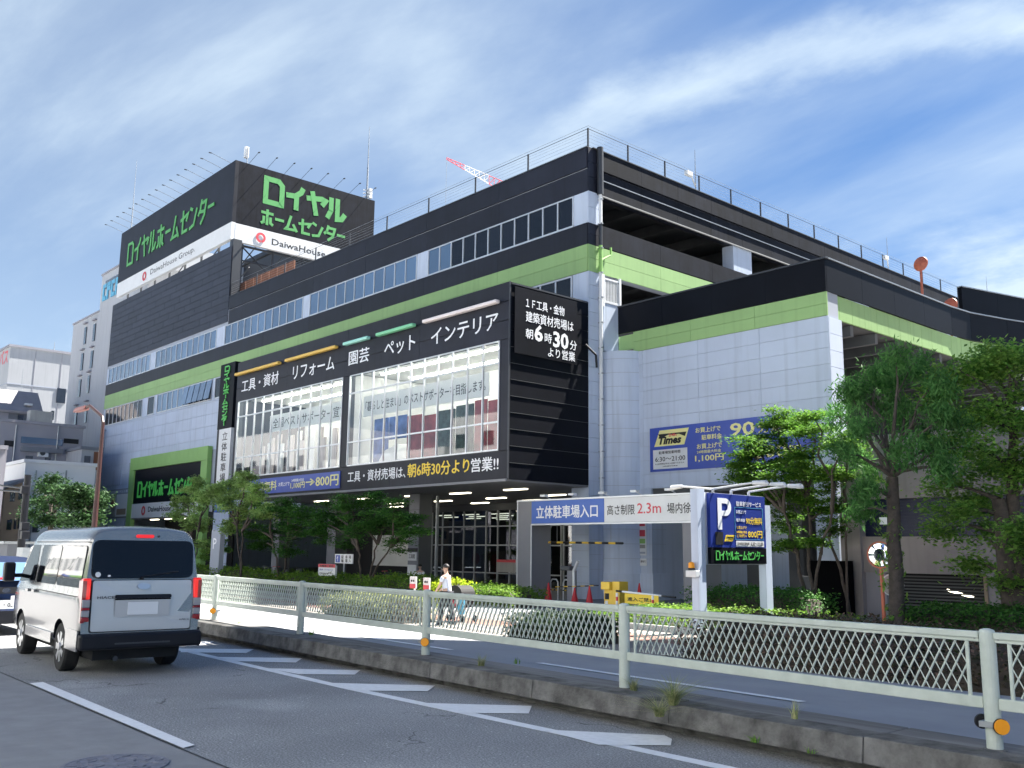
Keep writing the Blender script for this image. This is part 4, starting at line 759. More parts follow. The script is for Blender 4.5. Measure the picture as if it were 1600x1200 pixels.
# large banner with logo
ts = thing('parking_rate_sign', 'long blue banner with parallelogram logo and yellow parking rates on the grey ramp wall', 'banner', (-22.8, YP-.05, 6))
bx('sheet', (-26.6, -18.6, YP-.07, YP-.03, 5.06, 6.93), 'blue', ts); yb = YP-.07
mb = MB(); mb.slab([(-26.35, yb, 6.12), (-24.75, yb, 6.12), (-24.5, yb, 6.80), (-26.05, yb, 6.80)], (0, -.012, 0)); mb.build('logo_plate', 'yelp', ts)
mb = MB(); mb.slab([(-26.12, yb-.014, 6.64), (-24.62, yb-.014, 6.64), (-24.70, yb-.014, 6.46), (-25.0, yb-.014, 6.58), (-25.6, yb-.014, 6.58), (-26.0, yb-.014, 6.44)], (0, -.008, 0)); mb.build('logo_roof', 'blkp', ts)
lettering('24h', 'redp', ts, (-25.55, yb-.02, 6.50), XU, ZU, .42, .13, bold=.02)
lettering('Times', 'blkp', ts, (-26.1, yb-.018, 6.19), XU, ZU, 1.22, .34, bold=.045, shear=.25)
bx('white_plate', (-26.42, -24.6, yb-.012, yb, 5.16, 5.98), 'white', ts)
for s, m, x0, z0, w0, h0, bo in (('駐車場営業時間', 'blkp', -26.1, 5.78, 1.15, .13, .015), ('6:30～21:00', 'blkp', -26.3, 5.47, 1.6, .2, .01), ('※上記時間以外は入出庫できません', 'blkp', -26.3, 5.34, 1.55, .07, .005), ('24時間年中無休', 'blkp', -25.9, 5.23, .8, .06, .005),
    ('お買上げで', 'yelp', -24.15, 6.53, 1.25, .22, .02), ('駐車料金', 'yelp', -23.85, 6.22, 1.0, .22, .02), ('お買上げで', 'yelp', -24.1, 5.86, 1.25, .22, .02), ('24時間最大料金', 'yelp', -24.1, 5.68, 1.2, .13, .012), ('1,100円', 'yelp', -24.2, 5.33, 1.42, .30, .02),
    ('90', 'yelp', -22.45, 6.26, 1.15, .52, .02), ('分無料', 'yelp', -21.15, 6.28, 1.7, .46, .02), ('→', 'yelp', -22.4, 5.36, .8, .3, .02), ('800', 'yelp', -21.4, 5.3, 1.5, .5, .02), ('円', 'yelp', -19.8, 5.3, .5, .4, .02)):
    lettering(s, m, ts, (x0, yb-.012, z0), XU, ZU, w0, h0, bold=bo, shear=0)
ps = thing('pillar_notice', 'narrow white and red notice on the grey gate pillar', 'notice', (-27.1, YP-.1, 1.5))
bx('sheet', (-27.42, -26.88, YP-.06, YP-.03, 1.55, 2.95), 'white', ps)
for z0, z1, m in ((2.78, 2.88, 'redp'), (2.35, 2.62, 'redp'), (2.05, 2.25, 'green2'), (1.85, 2.0, 'roomf'), (1.62, 1.7, 'greyd')): bx('print', (-27.36, -26.94, YP-.07, YP-.062, z0, z1), m, ps)
bx('lower_sheet', (-27.25, -26.88, YP-.06, YP-.03, 1.12, 1.42), 'white', ps); lettering('最徐行', 'blkp', ps, (-27.2, YP-.06, 1.25), XU, ZU, .28, .1)

# ground floor annex building at right
AX = thing('annex_building', 'beige grey low building with a navy panel and louvred opening behind the right trees', 'building', (-14, 30, -.3))
bx('upper_wall', (-16.9, -9.0, 30.0, 31.6, 3.5, 5.6), 'beige', AX); bx('middle_wall', (-16.25, -9.0, 30.0, 30.4, 1.12, 2.28), 'beige', AX); bx('navy_panel', (-16.3, -9.0, 30.25, 30.35, 2.28, 3.5), 'navy', AX)
for k in range(12): bx('navy_slat', (-16.3, -9.0, 30.22, 30.25, 2.32+k*.1, 2.39+k*.1), 'navy', AX)
bx('pilaster', (-16.9, -16.2, 29.85, 30.6, -.3, 3.5), 'beige', AX); bx('pilaster', (-12.25, -10.6, 29.95, 30.5, -.3, 1.12), 'beige', AX); bx('jamb', (-16.2, -15.5, 30.1, 30.5, -.3, 1.12), 'greyh', AX)
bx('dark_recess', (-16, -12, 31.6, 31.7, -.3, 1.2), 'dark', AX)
for k in range(13): piece('louver_slat', 3.2, .05, .05, 'concd', (-15.45, 30.35, -.2+k*.1), AX)
MB().tube((-13.9, 30.9, .62), (-13.1, 30.9, .42), .035, n=8).build('strip_light', 'tubeo', AX); bx('door_post', (-12.35, -12.25, 29.9, 30.0, -.3, 1.1), 'tan', AX)
bx('main_body', (-16.8, -9.0, 31.7, 44, -.3, 5.4), 'beige', AX)
bk = thing('black_cabinet', 'tall black cabinet beside the pillar of the low building', 'cabinet', (-17, 29.6, -.3)); bx('body', (-17.75, -16.35, 29.3, 29.6, -.3, 1.48), 'blkm', bk); bx('side_panel', (-18.2, -17.8, 29.35, 29.6, -.3, .95), 'dsteel', bk); bx('shelf', (-18.18, -17.82, 29.3, 29.35, .3, .34), 'steel', bk); bx('door', (-17.65, -16.45, 29.27, 29.30, -.2, 1.38), 'blkm', bk)
c = onY(1376, 867, 27); traffic_mirror('round mirror facing the street in front of the low building wall', c, -.3, .36, (.1, -1, 0), 'salmon', 'mirror', 'salmon')
c = onY(1394, 914, 27.6); traffic_mirror('brown backed round mirror low beside the big tree trunk', c, -.3, .30, (.6, -.8, 0), 'steel', 'roomf', 'white')
t = thing('small_white_plate', 'small white plate strapped to the dark tree trunk', 'plate', (0, 0, 0)); p = onY(1383, 814, 23.6); OFF[t.name] = Vector(); bx('plate', (p.x-.10, p.x+.10, 23.5, 23.52, p.z-.09, p.z+.09), 'white', t)

# ================================================================== height gate
G = thing('height_gate', 'grey portal gate with blue and white sign 立体駐車場入口 高さ制限 2.3m', 'gate', (-25, 27, -.3))
gy = 27.0
bx('column', (-29.92, -29.08, gy, gy+1.1, -.3, 3.70), 'soffit', G); bx('column', (-21.3, -20.5, gy, gy+1.1, -.3, 3.70), 'soffit', G)
bx('column_trim', (-29.95, -29.90, gy-.03, gy, -.3, 3.72), 'alu', G); bx('column_trim', (-29.10, -29.04, gy-.03, gy, -.3, 2.74), 'alu', G)
bx('beam', (-29.08, -20.5, gy+.04, gy+1.1, 2.78, 3.70), 'soffit', G); bx('top_trim', (-29.95, -20.5, gy-.04, gy+1.12, 3.70, 3.76), 'alu', G); bx('bottom_trim', (-29.08, -20.5, gy-.03, gy+.05, 2.72, 2.78), 'alu', G)
bx('blue_panel', (-29.06, -25.02, gy-.02, gy+.03, 2.79, 3.69), 'blue2', G); bx('white_panel', (-25.0, -20.5, gy-.02, gy+.03, 2.79, 3.69), 'white', G)
lettering('立体駐車場入口', 'whitel', G, (-28.78, gy-.02, 2.98), XU, ZU, 3.45, .52, bold=.022); lettering('高さ制限', 'blkp', G, (-24.85, gy-.02, 3.05), XU, ZU, 1.38, .38, bold=.006); lettering('2.3m', 'redp', G, (-23.35, gy-.02, 3.08), XU, ZU, 1.12, .38, bold=.008); lettering('場内徐行', 'blkp', G, (-21.95, gy-.02, 3.05), XU, ZU, 1.42, .38, bold=.006)
for k in range(5): x = -28.0+k*1.6; MB().tube((x, gy+.05, 3.76), (x, gy-.25, 3.86), .02, n=5).box(x-.14, x+.14, gy-.42, gy-.22, 3.84, 3.92).build('lamp_head', 'white', G)
hb = thing('height_bar', 'yellow and black striped height limit bar hanging inside the grey gate', 'height bar', (-27, 28, 2.0))
for k in range(12): MB().tube((-29.3+k*.36, 28.0, 2.05-.003*k), (-29.3+(k+1)*.36, 28.0, 2.05-.003*(k+1)), .045, n=8).build('segment', 'yellow' if k % 2 == 0 else 'blkp', hb)
for x in (-28.6, -25.6): MB().tube((x, 28, 2.06), (x, 28, 2.8), .01, n=4).build('chain', 'steel', hb)
# barrier machine, arm and banner
bm = thing('ticket_machine', 'yellow parking ticket machine with hooded top in front of the ramp', 'ticket machine', (-22.6, 24.6, -.3)); c = onY(953, 930, 24.6)
bx('body', (c.x-.17, c.x+.20, 24.5, 24.95, -.3, .42), 'yellow', bm, bevel=.01); bx('hood', (c.x-.22, c.x+.18, 24.38, 24.85, .42, .68), 'yellow', bm, bevel=.02); bx('screen', (c.x-.12, c.x+.05, 24.485, 24.5, .1, .3), 'blackp', bm); bx('card_slot_plate', (c.x-.12, c.x+.0, 24.485, 24.5, -.15, .05), 'white', bm)
bx('barrier_box', (c.x+.20, c.x+.52, 24.5, 24.95, -.3, .70), 'yellow', bm, bevel=.01)
ba = thing('barrier_arm', 'lowered barrier arm with a yellow 進入ご禁止 banner beside the yellow machine', 'barrier', (c.x+.5, 24.4, .4))
x0 = c.x+.45
for k in range(9): MB().tube((x0+k*.28, 24.42, .40-.012*k), (x0+(k+1)*.28, 24.42, .40-.012*(k+1)), .032, n=8).build('segment', ('blkp' if k in (0, 7, 8) else 'whitel'), ba)
MB().slab([(x0+.42, 24.38, .34), (x0+.42, 24.38, .02), (x0+1.86, 24.38, -.02), (x0+1.86, 24.38, .32)], (0, -.012, 0)).build('banner', 'yel', ba)
lettering('進入ご禁止', 'blkp', ba, (x0+.55, 24.365, .10), XU, ZU, 1.15, .13, bold=.02)
# cones, bollards
def cone(label, px_, py_, Y, h):
    p = onY(px_, py_, Y); z0 = -.3
    t = thing('traffic_cone', label, 'traffic cone', (p.x, Y, z0), 'red cones round the gate'); MB().lathe((p.x, Y, z0), [(.17, .02), (.15, .05), (.022, h), (.018, h)], 16).build('cone_body', 'coneR', t, smooth=False); bx('base', (p.x-.19, p.x+.19, Y-.19, Y+.19, z0, z0+.03), 'coneR', t)
for px_, Y, h, lb in ((857, 27.6, .72, 'red cone just inside the left gate column'), (898, 26.6, .62, 'small red cone by the foot of the bent pipe'), (921, 26.4, .72, 'tall red cone left of the yellow machine'), (979, 28.6, .62, 'red cone under the left part of the yellow banner'), (999, 29.4, .78, 'red cone under the right part of the yellow banner')):
    cone(lb, px_, 920, Y, h)
def bollard(label, px_, py_, Y, h):
    p = onY(px_, py_, Y); t = thing('bollard', label, 'bollard', (p.x, Y, -.3), 'short red and white bollards')
    for k in range(5): MB().tube((p.x, Y, -.3+h*k/5), (p.x, Y, -.3+h*(k+1)/5), .04, n=10).build('band', 'redp' if k % 2 else 'whitel', t)
for px_, Y, lb in ((964, 24.2, 'short red and white bollard just right of the yellow machine'), (1020, 23.8, 'short red and white bollard at the tip of the barrier arm'), (1070, 30.0, 'short red and white bollard behind the low hedge')): bollard(lb, px_, 930, Y, .65)
c = onY(898, 890, 26.9); ip = thing('exit_card_reader', 'steel post with bent pipe and grey head beside the round drum', 'card reader', (c.x, 26.9, -.3))
MB().tube((c.x-.05, 26.9, -.3), (c.x-.05, 26.9, .95), .06, n=10).tube((c.x-.05, 26.9, .93), (c.x+.18, 26.9, 1.32), .065, n=10).build('pipe', 'alu', ip); bx('head', (c.x-.75, c.x-.25, 26.85, 27.1, .95, 1.12), 'concd', ip, bevel=.03); bx('stand', (c.x-.42, c.x-.14, 26.9, 27.15, -.3, .95), 'soffit', ip)
for k, (px_, lb) in enumerate(((866, 'left white hoop stand striped black and yellow inside the gate'), (886, 'right white hoop stand striped black and yellow inside the gate'))):
    c = onY(px_, 910, 28.4); t = thing('hoop_stand', lb, 'hoop', (c.x, 28.4, -.3)); MB().path([(c.x-.22, 28.4, -.3), (c.x-.22, 28.4, .42), (c.x-.12, 28.4, .53), (c.x+.12, 28.4, .53), (c.x+.22, 28.4, .42), (c.x+.22, 28.4, -.3)], .028).build('hoop', 'white', t)
    for j in range(4): MB().tube((c.x-.22+j*.11, 28.38, .1), (c.x-.11+j*.11, 28.38, .1), .025).build('bar_band', 'yellow' if j % 2 else 'blkp', t)
# chain poles between cones
ch = thing('cone_bar', 'black and yellow bar resting across the red cones', 'bar', (-27, 26.4, .2)); p0 = onY(868, 917, 26.5); p1 = onY(935, 915, 26.4)
for k in range(10): MB().tube(p0.lerp(p1, k/10), p0.lerp(p1, (k+1)/10), .02, n=6).build('segment', 'blkp' if k % 2 else 'yellow', ch)

# ================================================================== P sign board
PX = -14.8
P_ = thing('parking_sign', 'blue P board with yellow prices over a black strip on two white posts', 'sign', (PX, 21, -.3))
bx('post', (PX-.28, PX-.06, 19.45, 19.74, -.3, 3.28), 'grey', P_); bx('post', (PX-.28, PX-.06, 22.35, 22.64, -.3, 2.98), 'grey', P_)
bx('board', (PX-.10, PX, 19.88, 22.30, 1.835, 3.19), 'dblue', P_); bx('black_strip', (PX-.10, PX, 19.88, 22.30, 1.42, 1.83), 'black', P_)
bx('frame', (PX-.14, PX-.10, 19.82, 22.36, 1.40, 3.21), 'alu', P_)
mb = MB(); mb.box(PX, PX+.01, 20.19, 20.36, 2.28, 3.08)
mb.build('letter_stem', 'whitel', P_)
mb = MB()
for i in range(10):
    a, b = math.pi/2-math.pi*i/10, math.pi/2-math.pi*(i+1)/10; cy_, cz_ = 20.52, 2.855
    mb.slab([(PX, cy_+math.cos(t)*r*1.0, cz_+math.sin(t)*r*.92) for t, r in ((a, .245), (b, .245), (b, .10), (a, .10))], (.01, 0, 0))
mb.box(PX, PX+.01, 20.36, 20.52, 2.855+.092, 3.08).box(PX, PX+.01, 20.36, 20.52, 2.63, 2.855-.092)
mb.build('letter_bowl', 'whitel', P_)
bx('counter_display', (PX, PX+.02, 20.07, 20.38, 1.90, 2.22), 'blkp', P_)
MB().slab([(PX, 20.44, 1.99), (PX, 20.80, 1.99), (PX, 20.88, 2.15), (PX, 20.52, 2.15)], (.012, 0, 0)).build('logo_plate', 'yel', P_); MB().slab([(PX+.013, 20.53, 2.11), (PX+.013, 20.83, 2.11), (PX+.013, 20.80, 2.08), (PX+.013, 20.55, 2.08)], (.004, 0, 0)).build('logo_roof', 'blkp', P_); lettering('Times', 'blkp', P_, (PX+.013, 20.53, 2.01), YU, ZU, .24, .06, bold=.03)
MB().box(PX, PX+.006, 20.92, 22.18, 2.865, 2.875).box(PX, PX+.006, 20.92, 22.18, 2.04, 2.05).box(PX, PX+.006, 20.92, 20.93, 2.05, 2.865).box(PX, PX+.006, 22.17, 22.18, 2.05, 2.865).build('outline', 'lightblue', P_)
bx('hours_strip', (PX, PX+.006, 20.95, 22.2, 1.86, 2.01), 'white', P_)
for s_, m_, y_, z_, w_2, h_2, b_ in (('駐車割引サービス', 'whitel', 20.99, 2.90, 1.12, .13, .012), ('お買上げで', 'whitel', 20.98, 2.71, .44, .09, .012), ('駐車料金', 'whitel', 20.98, 2.50, .38, .085, .012), ('90分無料', 'yel', 21.40, 2.44, .74, .19, .03), ('お買上げで', 'yel', 20.98, 2.31, .44, .08, .012), ('24時間最大料金', 'yel', 20.97, 2.20, .46, .07, .01), ('1,100円→', 'yel', 20.99, 2.09, .42, .09, .01), ('800円', 'yel', 21.47, 2.09, .66, .19, .03), ('駐車場営業時間', 'blkp', 20.99, 1.90, .52, .07, .012), ('6:30～21:00', 'blkp', 21.58, 1.89, .56, .09, .01)):
    lettering(s_, m_, P_, (PX+.007 if z_ < 2.03 and m_ == 'blkp' else PX, y_, z_), YU, ZU, w_2, h_2, bold=b_)
strokes('ロイヤルホームセンター', 'logol', P_, (PX, 20.06, 1.52), YU, ZU, 2.1, .23, t=.17, lift=.006, thick=.006)
for k in range(3):
    y = 20.08+k*.78
    for sg in (1, -1):
        if sg == -1 and k != 0: continue
        MB().tube((PX-.05, y, 3.19), (PX-.05, y, 3.30), .035, n=8).tube((PX-.05, y, 3.30), (PX-.05+sg*1.15, y+.15, 3.42), .026, n=8).build('lamp_arm', 'white', P_)
        MB().tube((PX-.05+sg*1.1, y+.15, 3.42), (PX-.05+sg*1.45, y+.19, 3.40), .05, .07, n=10).tube((PX-.05+sg*1.45, y+.19, 3.40), (PX-.05+sg*1.52, y+.2, 3.36), .07, .03, n=10).build('lamp_head', 'white', P_)
bx('warning_bracket', (PX-.34, PX-.02, 19.28, 19.44, 1.10, 1.26), 'white', P_, bevel=.01); MB().lathe((PX-.2, 19.34, 1.27), [(.085, 0), (.085, .05)], 14).build('beacon_base', 'blkp', P_); MB().lathe((PX-.2, 19.34, 1.32), [(.08, 0), (.075, .12), (.03, .15)], 14).build('beacon', 'orange', P_, smooth=False)


# ================================================================== guard fence
GF = thing('guard_fence', 'pale green metal guard fence with diamond lattice on the kerb', 'fence', (-8, 7.9, .3))
pxs = [.65-3.8*k for k in range(0, 16)]
pxs = [4.45, .65, -3.15, -6.98, -10.75, -14.5, -18.2]+[-18.2-3.75*k for k in range(1, 9)]
# lattice bay (local, length Lb along -X dir)
def lattice_mesh(Lb, z0, z1):
    mb = MB(); sp = .085; run = .215; n = int((Lb+run)/sp)
    for s_ in (0, 1):
        for i in range(n):
            a = -run+i*sp+.02; b = a+run; za, zb = z0, z1
            if a < 0: za = z0+(z1-z0)*(-a/run); a = 0
            if b > Lb: zb = z0+(z1-z0)*(1-(b-Lb)/run); b = Lb
            if b <= a: continue
            xa, xb = (a, b) if s_ else (Lb-a, Lb-b); y = .004 if s_ else -.006
            d = Vector((xb-xa, 0, zb-za)).normalized(); n_ = Vector((-d.z, 0, d.x))*(.0036 if s_ == (0) else .0047); dp = .0025 if s_ == 0 else .009
            mb.hexa([(xa+n_.x, y-dp, za+n_.z), (xa-n_.x, y-dp, za-n_.z), (xa-n_.x, y+dp, za-n_.z), (xa+n_.x, y+dp, za+n_.z), (xb+n_.x, y-dp, zb+n_.z), (xb-n_.x, y-dp, zb-n_.z), (xb-n_.x, y+dp, zb-n_.z), (xb+n_.x, y+dp, zb+n_.z)])
    me = bpy.data.meshes.new('lattice'); me.from_pydata(mb.v, [], mb.f); me.materials.append(M['rail']); return me
LATL = 3.50; lat = lattice_mesh(LATL, .675, 1.075)
for i, x in enumerate(pxs):
    y = RY(x)
    MB().lathe((x, y, 0), [(.058, .29), (.058, 1.13), (.05, 1.15), (.02, 1.16)], 18).build('post', 'rail', GF, smooth=False)
    MB().lathe((x, y, .285), [(.085, 0), (.085, .012)], 12).build('base_plate', 'kerbt', GF)
    if i == len(pxs)-1: break
    x2 = pxs[i+1]; a = Vector((x-.058, RY(x-.058), 0)); b = Vector((x2+.058, RY(x2+.058), 0)); d = (b-a).normalized(); n_ = Vector((-d.y, d.x, 0))
    def bar(p, q, z0, z1, t, name):
        MB().slab([p+n_*t+Vector((0, 0, z0)), q+n_*t+Vector((0, 0, z0)), q-n_*t+Vector((0, 0, z0)), p-n_*t+Vector((0, 0, z0))], (0, 0, z1-z0)).build(name, 'rail', GF, bevel=.006)
    bar(a, b, 1.085, 1.135, .032, 'top_rail'); bar(a, b, 1.058, 1.085, .018, 'top_lip'); bar(a, b, .575, .660, .022, 'bottom_rail')
    m0, m1 = a+d*.10, b-d*.10
    for q in (m0, m1): MB().tube(q+Vector((0, 0, .66)), q+Vector((0, 0, 1.06)), .016, n=8).build('upright', 'rail', GF)
    ob = bpy.data.objects.new('lattice', lat); COL.objects.link(ob); ob.parent = GF; ang = math.atan2(-d.y, -d.x); ob.rotation_euler = (0, 0, ang); sc_ = (m1-m0).length/LATL; ob.scale = (sc_, 1, 1); ob.location = m1-woff(GF)
    for q in (a+d*.03, b-d*.03): MB().tube(q+Vector((0, 0, .60))+n_*.02, q+Vector((0, 0, .60))-n_*.04, .014, n=8).build('bolt', 'iron', GF); MB().tube(q+Vector((0, 0, 1.09))+n_*.02, q+Vector((0, 0, 1.09))-n_*.045, .012, n=8).build('bolt', 'iron', GF)
for x in (-3.15, -10.75, -18.2):
    y = RY(x); t = thing_part('reflector', GF); c = Vector((x+.09, y-.085, .47)); nn = Vector((.75, -.66, 0)).normalized()
    MB().tube(c, c+nn*.018, .054, n=24).build('amber_disc', 'orange', t); MB().tube(c-nn*.012, c, .058, n=24).build('back_disc', 'blkp', t)
    c2 = Vector((x-.10, y+.05, .47)); MB().tube(c2, c2-nn*.02, .054, n=24).build('back_disc', 'blkp', t); MB().box(x-.075, x+.075, y-.075, y+.075, .45, .49).build('bracket', 'steel', t)

# ================================================================== vegetation
def leaf_obj(name, centers, size, m, parent, up=.35, asp=.5, flat=0, droop=0):
    n = len(centers); nrm = rng.normal(size=(n, 3)); nrm[:, 2] = np.abs(nrm[:, 2])+up*3; nrm /= np.linalg.norm(nrm, axis=1)[:, None]
    t = rng.normal(size=(n, 3)); t -= nrm*(t*nrm).sum(1)[:, None]; t /= np.linalg.norm(t, axis=1)[:, None]
    if droop: t[:, 2] -= droop; t /= np.linalg.norm(t, axis=1)[:, None]
    b = np.cross(nrm, t); s = size*(.6+.8*rng.random(n))[:, None]
    o = np.array(woff(parent))
    V = np.stack([centers-t*s*.5, centers+b*s*asp*.5, centers+t*s*.5, centers-b*s*asp*.5], 1).reshape(-1, 3)-o
    me = bpy.data.meshes.new(name); me.vertices.add(n*4); me.vertices.foreach_set('co', V.ravel()); me.loops.add(n*4); me.loops.foreach_set('vertex_index', np.arange(n*4, dtype=np.int32))
    me.polygons.add(n); me.polygons.foreach_set('loop_start', np.arange(0, n*4, 4, dtype=np.int32)); me.polygons.foreach_set('loop_total', np.full(n, 4, dtype=np.int32)); me.materials.append(M[m]); me.update(); me.validate()
    ob = bpy.data.objects.new(name, me); COL.objects.link(ob); ob.parent = parent; OFF[ob.name] = woff(parent); return ob
def limb(mb, p, q, r0, r1, wob=.12, seg=5):
    pts = [p+(q-p)*(i/seg)+Vector((random.uniform(-1, 1), random.uniform(-1, 1), random.uniform(-.5, .5)))*wob*(0 if i in (0, seg) else 1)*(q-p).length*.25+Vector((0, 0, (q-p).length*.08*math.sin(math.pi*i/seg))) for i in range(seg+1)]
    nn_ = 8; rings = []; ref = Vector((.3, .2, 1)) if abs((q-p).normalized().z) < .8 else Vector((1, .2, 0))
    for i in range(seg+1):
        dv = (pts[min(i+1, seg)]-pts[max(i-1, 0)]).normalized(); a_ = dv.cross(ref).normalized(); b_ = dv.cross(a_); r_ = r0+(r1-r0)*i/seg
        rings += [pts[i]+a_*math.cos(2*math.pi*k/nn_)*r_+b_*math.sin(2*math.pi*k/nn_)*r_ for k in range(nn_)]
    mb.add(rings, [(i*nn_+k, i*nn_+(k+1) % nn_, (i+1)*nn_+(k+1) % nn_, (i+1)*nn_+k) for i in range(seg) for k in range(nn_)])
    return pts
def tree(label, base, stems, blobs, leaf, size, dens=260, barkm='bark', name='street_tree', group='street trees', asp=.5, up=.35, droop=0, layer=.45, cat='tree', lsz=.42, forks=None, nsf=1.0):
    """stems: list of (top Vector, r0, r1); blobs: list of (centre, (rx,ry,rz), weight)"""
    t = thing(name, label, cat, base, group); mb = MB(); base = Vector(base); tips = []
    for top, r0, r1 in stems:
        off = Vector((random.uniform(-.08, .08), random.uniform(-.08, .08), 0)) if len(stems) > 1 else Vector()
        mb.tube(base+off*2.0, base+off*1.5+Vector((0, 0, .12)), r0*1.5, r0*1.05, n=10, cap=False)
        tips.append(limb(mb, base+off*1.5+Vector((0, 0, .1)), Vector(top), r0, r1, .10 if len(stems) > 1 and r0 < .15 else .04, 6))
    C = []
    for c, r, wgt in blobs:
        c = Vector(c); best = min((p for tp in tips for p in tp[2:]), key=lambda p: (p-c).length+(3 if p.z > c.z else 0))
        limb(mb, best, c, .045+.02*wgt, .014, .25, 4)
        ns = max(4, int(10*nsf*wgt*(r[0]*r[1]*r[2])**.5*2.2)) 
        for k in range(ns):
            v = rng.normal(size=3); v /= np.linalg.norm(v); rad = rng.random()**.4
            q = np.array(c)+v*np.array(r)*rad
            if k % 2 == 0: limb(mb, c, Vector(q), .016, .005, .2, 2)
            m_ = int(dens*1.7*(.5+rng.random())); 
            C.append(q+rng.normal(size=(m_, 3))*np.array([lsz, lsz, lsz*layer])*.62)
    mb.build('trunk', barkm, t, smooth=True)
    leaf_obj('crown', np.concatenate(C), size, leaf, t, up=up, asp=asp, droop=droop); return t
def bl(lst, Y, dy=1.0):   # measured blob list (px, py, radius px) placed round the trunk's own depth
    out = []
    for e in lst:
        px_, py_, rp = e[:3]; yy = Y+(e[3] if len(e) > 3 else random.uniform(-dy, dy)); c = onY(px_, py_, yy); dpt = (c-EYEV).dot(_F); r = rp*dpt/CAM_F; out.append((c, (r, r, r*.8), 1.0))
    return out
g0 = -.3
# maple in front of ramp
b = onY(1268, 950, 27.5); b.z = g0
tree('bright green maple with several thin stems in front of the rate banner', b, [(onY(1225, 800, 27.2), .07, .04), (onY(1262, 790, 27.8), .07, .04), (onY(1300, 800, 27.4), .06, .035)],
     bl([(1190, 690, 36), (1235, 670, 40), (1180, 735, 38), (1225, 730, 42), (1275, 690, 40), (1205, 780, 34), (1255, 770, 36), (1300, 745, 34), (1290, 800, 26), (1230, 820, 22), (1165, 700, 26), (1310, 690, 30), (1225, 855, 14), (1210, 655, 22), (1270, 650, 26), (1155, 740, 22), (1180, 780, 22), (1240, 730, 36), (1240, 850, 18), (1285, 850, 18)], 27.5, 1.3), 'lf_maple', .105, 130, 'bark', asp=.55, layer=.28, up=.6, lsz=.34)
b = onY(1322, 950, 28.6); b.z = g0
tree('slim leaning maple against the pillar, crown merged with its bright neighbour', b, [(onY(1295, 840, 28.4), .06, .04), (onY(1322, 800, 28.8), .05, .03)],
     bl([(1310, 790, 22), (1320, 740, 26), (1330, 700, 24), (1300, 830, 14)], 28.6, .7), 'lf_maple', .105, 120, 'bark', asp=.55, layer=.28, up=.6, lsz=.32)
# dark willow oak
b = onY(1402, 1000, 23.6); b.z = g0
tt = tree('dark narrow leaved tree with a straight ivy covered trunk in front of the navy panel', b, [(onY(1394, 745, 23.6), .20, .15)],
     bl([(1330, 620, 34), (1370, 590, 34), (1420, 580, 36), (1460, 600, 34), (1340, 665, 34), (1385, 640, 34), (1435, 650, 36), (1480, 650, 30), (1320, 710, 26), (1360, 720, 26), (1410, 700, 26), (1455, 700, 30), (1350, 765, 22), (1345, 800, 16), (1490, 700, 24), (1310, 650, 22), (1400, 560, 20), (1475, 735, 16), (1345, 600, 22)], 23.6, 1.6), 'lf_dark', .17, 92, 'bark', asp=.22, up=.0, droop=.9, lsz=.27, layer=.9, nsf=.8)
ivy = []
for k in range(60): 
    z = random.uniform(-.2, 3.6); a = random.random()*6.28; ivy.append(np.array([b.x-.1*z/3+math.cos(a)*.24, b.y+math.sin(a)*.24, z])+rng.normal(size=(9, 3))*.06)
leaf_obj('ivy', np.concatenate(ivy), .14, 'lf_mid', tt, asp=.4, droop=.8)
# big tree at right edge
b = onY(1588, 985, 25.5); b.z = g0
tree('big light green tree filling the right edge with a thick forked trunk', b, [(onY(1560, 780, 25.5), .30, .17), (onY(1580, 640, 25.8), .22, .09)],
     bl([(1500, 580, 34), (1545, 570, 38), (1590, 580, 40), (1620, 640, 50), (1530, 640, 40), (1580, 660, 40), (1510, 700, 36), (1560, 720, 38), (1610, 740, 44), (1480, 760, 30), (1530, 780, 36), (1480, 800, 24), (1540, 840, 26), (1520, 880, 18), (1600, 830, 38), (1465, 830, 20), (1590, 900, 28), (1620, 560, 34), (1570, 530+30, 26), (1460, 620, 22), (1660, 700, 60), (1660, 860, 50)], 25.5, 1.8), 'lf_fresh', .13, 105, 'bark', asp=.5, up=.4, lsz=.42, layer=.5)
# trees left of and under the bay
def sm(label, bx_, by_, Y, stems, blobs, leaf, **k):
    b = onY(bx_, by_, Y); b.z = g0; st = [(onY(x, y, Y), .05, .03) for x, y in stems]; return tree(label, b, st, bl([(q[0], q[1], q[2]*1.22) for q in blobs], Y, .7), leaf, k.pop('size', .13), k.pop('dens', 100), **k)
sm('small pale leaved tree left of the blade sign, its crown over the green framed sign', 300, 900, 23, [(300, 835), (310, 830)], [(300, 760, 16), (285, 785, 16), (318, 785, 18), (275, 805, 10), (305, 815, 17), (330, 770, 12), (320, 850, 10)], 'lf_light', lsz=.30)
sm('pale leaved tree covering the lower end of the blade sign', 378, 900, 21.5, [(378, 830), (370, 820)], [(360, 760, 18), (385, 745, 16), (400, 770, 18), (350, 790, 16), (380, 790, 22), (410, 800, 16), (360, 820, 16), (345, 770, 12)], 'lf_light', lsz=.30)
sm('dark green layered maple left of the white signpost', 440, 905, 22.5, [(425, 840), (450, 835)], [(420, 800, 18), (450, 795, 20), (480, 805, 20), (430, 830, 20), (465, 830, 22), (500, 820, 16), (410, 850, 16), (450, 860, 14), (395, 830, 14), (505, 840, 10)], 'lf_deep', lsz=.36, layer=.3, up=.7)
